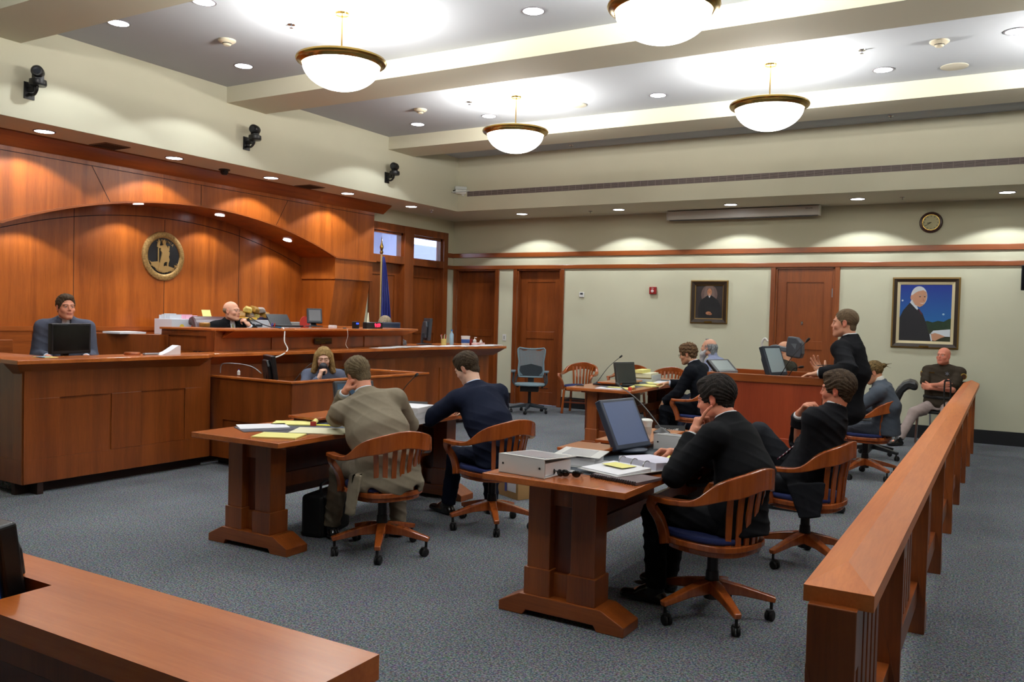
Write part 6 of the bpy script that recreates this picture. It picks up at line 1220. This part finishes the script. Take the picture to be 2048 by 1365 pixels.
# bag and box on the floor
bg_=empty('briefcase',(-4.22,4.62,0),radians(12),'black bag on the floor under the left table','bag'); MB().box(-.09,.09,-.20,.20,0,.30).build('bag_body',BLR,bg_,bevel=.03,seg=3); MB().tube(spline([(0,-.08,.29),(0,-.07,.36),(0,.07,.36),(0,.08,.29)],5),.010,8).build('handle',BLR,bg_,smooth=True)
bx_=box_thing('cardboard_box','brown cardboard box with a white label on the floor beyond the navy suit','box',(-3.72,6.58,0),(.40,.32,.22),mat('cardboard',(170,132,84),rough=.8),rz=radians(-25),parts=lambda t,sz:(MB().box(.04,.17,-sz[1]/2-.002,-sz[1]/2,.06,.17).build('white_label',PAP,t),MB().box(-.0,.03,-sz[1]/2-.003,-sz[1]/2,.05,.18).build('blue_marks',mat('ink_blue',(70,80,150),rough=.6),t)))
# ---------------------------------------------------------------- things on the foreground table
def binder(label,x,y,z,rz,sx=.27,sy=.30,h=.075,spine='-y',op=False):
    t=empty('ring_binder',(x,y,z),radians(rz),label,'binder'); V=mat('vinyl_white',(214,214,212),rough=.3)
    MB().box(-sx/2,sx/2,-sy/2,sy/2,0,.004).build('bottom_cover',V,t); MB().box(-sx/2,sx/2,-sy/2,-sy/2+.004,0,h).build('spine',V,t); m=MB(); m.hexa([(-sx/2,-sy/2,h-.004),(sx/2,-sy/2,h-.004),(sx/2,sy/2,h*.80),(-sx/2,sy/2,h*.80),(-sx/2,-sy/2,h),(sx/2,-sy/2,h),(sx/2,sy/2,h*.80+.004),(-sx/2,sy/2,h*.80+.004)]); m.build('top_cover',V,t)
    MB().box(-sx/2+.015,sx/2-.015,-sy/2+.03,sy/2-.03,.006,h*.72).build('pages',PAP,t); m=MB(); m.hexa([(-sx/2+.02,-sy/2+.04,h*.96+.0),(sx/2-.02,-sy/2+.04,h*.96),(sx/2-.02,sy/2-.03,h*.815),(-sx/2+.02,sy/2-.03,h*.815),(-sx/2+.02,-sy/2+.04,h*1.003),(sx/2-.02,-sy/2+.04,h*1.003),(sx/2-.02,sy/2-.03,h*.87),(-sx/2+.02,sy/2-.03,h*.87)]); m.build('cover_sleeve',mat('sleeve_grey',(190,192,198),rough=.15),t)
    MB().lathe([(0,0),(.006,0),(.006,.002),(0,.002)],(-sx/2+.03,-sy/2,h*.5),10,RX).lathe([(0,0),(.006,0),(.006,.002),(0,.002)],(sx/2-.03,-sy/2,h*.5),10,RX).build('rivet',BLR,t)
    return t
binder('thick closed white ring binder at the near left corner of the foreground table',-2.165,4.02,TZ,-7,sx=.30,h=.10)
binder('white ring binder lying behind the closed one, spine up',-2.08,4.40,TZ,-78,sx=.27,sy=.26,h=.07)
binder('white ring binder standing beside the writing man, beyond the open one',-1.82,5.28,TZ,-4,sx=.24,sy=.20,h=.10)
ob=empty('open_binder',(-1.75,4.38,TZ+.0145),radians(69),'open white ring binder with pages in front of the writing man','binder'); V=mat('vinyl_white',(214,214,212))
MB().box(-.29,.29,-.15,.15,0,.004).build('cover',V,ob); m=MB(); m.add([(-.27,-.14,.010),(-.02,-.14,.022),(-.02,.14,.022),(-.27,.14,.010),(-.27,-.14,.004),(-.02,-.14,.004),(-.02,.14,.004),(-.27,.14,.004)],[(0,1,2,3),(7,6,5,4),(0,4,5,1),(1,5,6,2),(2,6,7,3),(3,7,4,0)]); m.build('left_pages',PAP,ob); MB().hexa([(.02,-.14,.004),(.28,-.14,.004),(.28,.14,.004),(.02,.14,.004),(.02,-.14,.045),(.28,-.14,.032),(.28,.14,.032),(.02,.14,.045)]).build('right_pages',mat('page_lilac',(208,206,222),rough=.8),ob)
for yy in(-.09,0,.09): MB().tube([(.0+.03*cos(a),yy,.022+.030*sin(a)) for a in [pi*i/10 for i in range(11)]],.003,6).build('ring',CHR,ob,smooth=True)
flat('yellow_note','yellow page lying on the open binder','paper',-1.80,4.28,TZ+.038,.16,.11,.001,YEL,-22)
sn_=empty('spiral_notebook',(-1.70,4.12,TZ),radians(-14),'brown spiral notebook at the near edge of the foreground table','notebook'); MB().box(-.15,.15,-.10,.12,0,.014).build('notebook_cover',mat('notebook_brown',(92,74,76),rough=.5),sn_); m=MB(); [m.lathe([(.007,-.002),(.010,-.002),(.010,.002),(.007,.002),(.007,-.002)],(-.14+k*.014,-.102,.009),10,RY) for k in range(21)]; m.build('wire_spiral',BLR,sn_,smooth=True)
def sung(label,x,y,rz):
    t=empty('sunglasses',(x,y,TZ),radians(rz),label,'glasses'); m=MB(); [m.ball((q*.030,0,.022),.024,12,8,(1,.35,.8)) for q in(-1,1)]; m.build('lenses',mat('dark_lens',(12,12,14),rough=.08),t,smooth=True); MB().tube([(-.055,0,.03),(-.052,.06,.02),(-.03,.10,.008)],.004,6).tube([(.055,0,.03),(.052,.06,.02),(.03,.10,.008)],.004,6).tube([(-.012,-.004,.028),(.012,-.004,.028)],.004,6).build('temple_arms',BLR,t,smooth=True)
sung('black sunglasses next to the closed white binder',-2.02,3.96,-20); sung('shiny black sunglasses beside the spiral notebook',-1.94,3.97,10)
flat('writing_pad','yellow notepad with a blue edge under the writing hand','notepad',-1.70,4.88,TZ,.16,.22,.008,YEL,-12); flat('blue_folder','blue folder edge showing under the writing pad','folder',-1.76,4.87,TZ-.0003,.20,.24,.004,mat('folder_blue',(50,100,170),rough=.5),-16)
flat('legal_pad','yellow pad with a blue pen stripe on the foreground table behind the writing hand','notepad',-1.78,5.58,TZ+.0,.20,.26,.012,YEL,-20); tag(MB().tube([(-1.86,5.55,TZ+.018),(-1.72,5.62,TZ+.018)],.006,8).build('pen',mat('pen_blue',(40,90,180),rough=.3),smooth=True),'blue pen lying across the yellow pad','pen')
cu=empty('coffee_cup',(-2.05,5.32,TZ+.045),0,'white coffee cup behind the tilted monitor','cup'); MB().lathe([(0,0),(.028,0),(.040,.115),(.038,.115),(.027,.004),(0,.004)],(0,0,0),20).build('cup_body',WHT,cu,smooth=True); MB().lathe([(.043,.112),(.043,.122),(.03,.130),(0,.130)],(0,0,0),20).build('lid',WHT,cu,smooth=True); MB().lathe([(.0335,.03),(.0375,.08)],(0,0,0),20).build('sleeve',mat('cup_print',(196,190,180),rough=.6),cu)
mk_=mic('black microphone base right behind the coffee cup, stem pointing away',(-2.05,5.62),(-2.55,5.95,1.12),TZ+.045,.06)
cbl=tag(MB().tube(spline([(-1.95,5.8,.77),(-1.95,6.3,.85),(-2.0,7.0,.9),(-2.2,8.3,1.02)],6),.003,5).build('thin_cable',BLR,smooth=True),'x','cable'); bpy.data.objects.remove(cbl)
# ---------------------------------------------------------------- back table things
legal_pad('yellow legal pad with rolled pages at the near side of the back table',-3.98,9.42,-80)
flat('paper_stack','white papers at the near edge of the back table','paper',-4.05,9.28,TZ,.30,.20,.008,PAP,6)
flat('legal_pad','yellow pad under the curly-haired man hand','notepad',-3.86,10.05,TZ,.22,.3,.01,YEL,70); flat('paper_stack','white papers beyond the curly-haired man sleeve','paper',-3.86,10.6,TZ,.22,.34,.02,PAP,10); flat('legal_pad','yellow pad beneath the white papers on the back table','notepad',-3.95,10.55,TZ-.0004,.25,.4,.012,YEL,30)
tr=empty('file_tray',(-4.18,10.75,TZ),radians(5),'clear file tray of documents on the back table','tray'); CL=mat('clear_tray',(190,196,196),rough=.15); m=MB().box(-.16,.16,-.22,.22,0,.01).box(-.16,-.15,-.22,.22,0,.10).box(.15,.16,-.22,.22,0,.10).box(-.16,.16,.21,.22,0,.10).box(-.16,.16,-.22,-.21,.0,.05); m.build('tray_body',CL,tr); MB().box(-.14,.14,-.20,.20,.012,.06).build('documents',mat('doc_brown',(120,100,50),rough=.7),tr); MB().box(-.13,.13,-.18,.19,.062,.12).build('folders',CRM,tr); MB().box(-.10,.02,-.19,.18,.12,.16).build('folders',YEL,tr)
gl=tag(MB().tube([(-.05,0,.01),(.05,0,.01)],.008,8).tube([(-.05,0,.01),(-.09,.05,.01)],.004,6).build('eyeglasses',BLR,smooth=True),'folded dark eyeglasses at the left corner of the back table','glasses'); gl.location=(-4.48,9.36,TZ)
# ---------------------------------------------------------------- lectern things
pd=empty('touch_panel',(-2.14,7.52,1.15),radians(60),'tilted black touch panel at the left end of the lectern','control panel'); mb=MB(); mb.M=rotm(radians(-52),'X').to_4x4(); mb.box(-.13,.13,0,.03,.0,.17); mb.build('housing',BLK,pd,bevel=.006); mb=MB(); mb.M=rotm(radians(-52),'X').to_4x4(); mb.box(-.10,.10,-.002,0,.02,.15); mb.build('screen',mat('panel_screen',(140,150,150),rough=.15),pd); MB().box(-.10,.10,-.02,.12,-.055,.012).build('panel_foot',SIL,pd,bevel=.004)
dc=empty('document_camera',(-1.83,7.86,1.065),0,'grey document camera with an overhead arm on the lectern, hiding a deputy','document camera'); GR=mat('doc_grey',(96,104,112),rough=.45)
MB().box(-.17,.17,-.13,.13,0,.035).build('base_plate',GR,dc,bevel=.006); MB().sweep([(-.02,.03,.03),(-.02,.03,.30)],.05,.04,up=(0,1,0)).build('column',mat('doc_silver',(176,182,190),rough=.4),dc,bevel=.006); MB().sweep(spline([(-.06,.03,.27),(-.0,.03,.31),(.06,.03,.30),(.15,.03,.285),(.22,.03,.30)],5),.06,.045,up=(0,0,1)).build('arm',GR,dc,bevel=.01)
MB().prism([(.125,.235),(.245,.215),(.262,.26),(.258,.36),(.21,.405),(.135,.415),(.122,.33)],-.05,.09,'y').build('camera_head',mat('doc_dark',(64,68,76),rough=.5),dc,bevel=.014,seg=3); MB().prism([(.165,.35),(.215,.35),(.205,.30)],-.053,-.05,'y').build('head_button',GR,dc); MB().tube(spline([(-.09,.03,.25),(-.11,.03,.34),(-.085,.03,.385),(-.06,.03,.36)],4),.011,8).build('lamp_hook',WHT,dc,smooth=True)
bottle('small white bottle on the lectern rim beside the raised hand',-1.44,7.92,1.15,.06,.018,WHT)
flat('paper_stack','papers lying on the lectern shelf under the standing man sleeve','paper',-1.16,7.62,1.04,.16,.24,.02,PAP,5) if 0 else None
sh=empty('lectern_shelf',(-1.19,7.70,1.02),0,'pull-out shelf with papers at the right end of the lectern','shelf'); MB().box(-.11,.11,-.18,.18,0,.02).build('shelf_board',WTX,sh,bevel=.002); MB().box(-.08,.09,-.14,.14,.0202,.035).build('papers',PAP,sh)
# ---------------------------------------------------------------- wheelchair and officer's chair
wh=empty('wheelchair',(-3.33,11.32,0),radians(84),'wheelchair under the bearded man, chrome push handles behind him','wheelchair')
for s in(-1,1):
    MB().tube(spline([(s*.23,-.36,.93),(s*.23,-.26,.95),(s*.23,-.20,.90),(s*.23,-.18,.50),(s*.23,-.18,.25)],5),.012,8).tube([(s*.23,-.18,.48),(s*.23,.25,.48),(s*.21,.40,.15)],.012,8).build('side_frame',CHR,wh,smooth=True); MB().tube([(s*.23,-.40,.93),(s*.23,-.30,.945)],.017,8).build('push_grip',BLR,wh,smooth=True)
    MB().box(s*.25-.03,s*.25+.03,-.16,.16,.68,.71).build('arm_pad',WHT if s>0 else mat('pad_white',(205,205,210),rough=.5),wh,bevel=.01); m=MB(); m.tube([(s*.30,-.05+.30*cos(a),.305+.30*sin(a)) for a in [2*pi*i/32 for i in range(33)]],.014,8,cap=False); [m.tube([(s*.30,-.05,.305),(s*.30,-.05+.3*cos(a),.305+.3*sin(a))],.002,4) for a in [2*pi*i/12 for i in range(12)]]; m.build('wheel',BLR,wh,smooth=True)
MB().box(-.22,.22,-.20,-.17,.50,.86).build('back_sling',BLR,wh,bevel=.005); MB().box(-.22,.22,-.18,.24,.465,.485).build('seat_sling',BLR,wh); MB().tube([(-.23,-.2,.3),(.23,.2,.42)],.01,6).tube([(.23,-.2,.3),(-.23,.2,.42)],.01,6).build('cross_brace',CHR,wh)
oc=empty('stacking_chair',(-.72,12.88,0),radians(163),'black chair with metal legs under the bald deputy','chair'); MB().box(-.23,.23,-.22,.22,.42,.46).build('seat',BLR,oc,bevel=.015); MB().box(-.22,.22,-.26,-.22,.60,.86).build('backrest',BLR,oc,bevel=.01)
for s in(-1,1): MB().tube([(s*.24,-.24,.86),(s*.24,-.22,.44),(s*.24,-.26,.01)],.013,8).build('leg',CHR,oc,smooth=True); MB().tube([(s*.24,.20,.44),(s*.24,.24,.01)],.018,8).build('leg',CHR,oc,smooth=True)
cn=tag(MB().tube(spline([(-.60,12.28,.02),(-.60,12.30,.5),(-.60,12.32,.86),(-.63,12.33,.90),(-.67,12.33,.88),(-.665,12.32,.60),(-.62,12.29,.3)],5),.010,8).build('cane',BLR,smooth=True),'black looped cane handle in front of the bald deputy','cane')
bottle('clear bottle with a blue label standing by the feet of the bald deputy',-.60,12.25,.30,.20,.035,mat('bottle_clear2',(170,190,205),rough=.15),WHT)
exec_chair('reporter_chair',-6.68,7.35,radians(-130),'dark office chair behind the court reporter',top=.93)
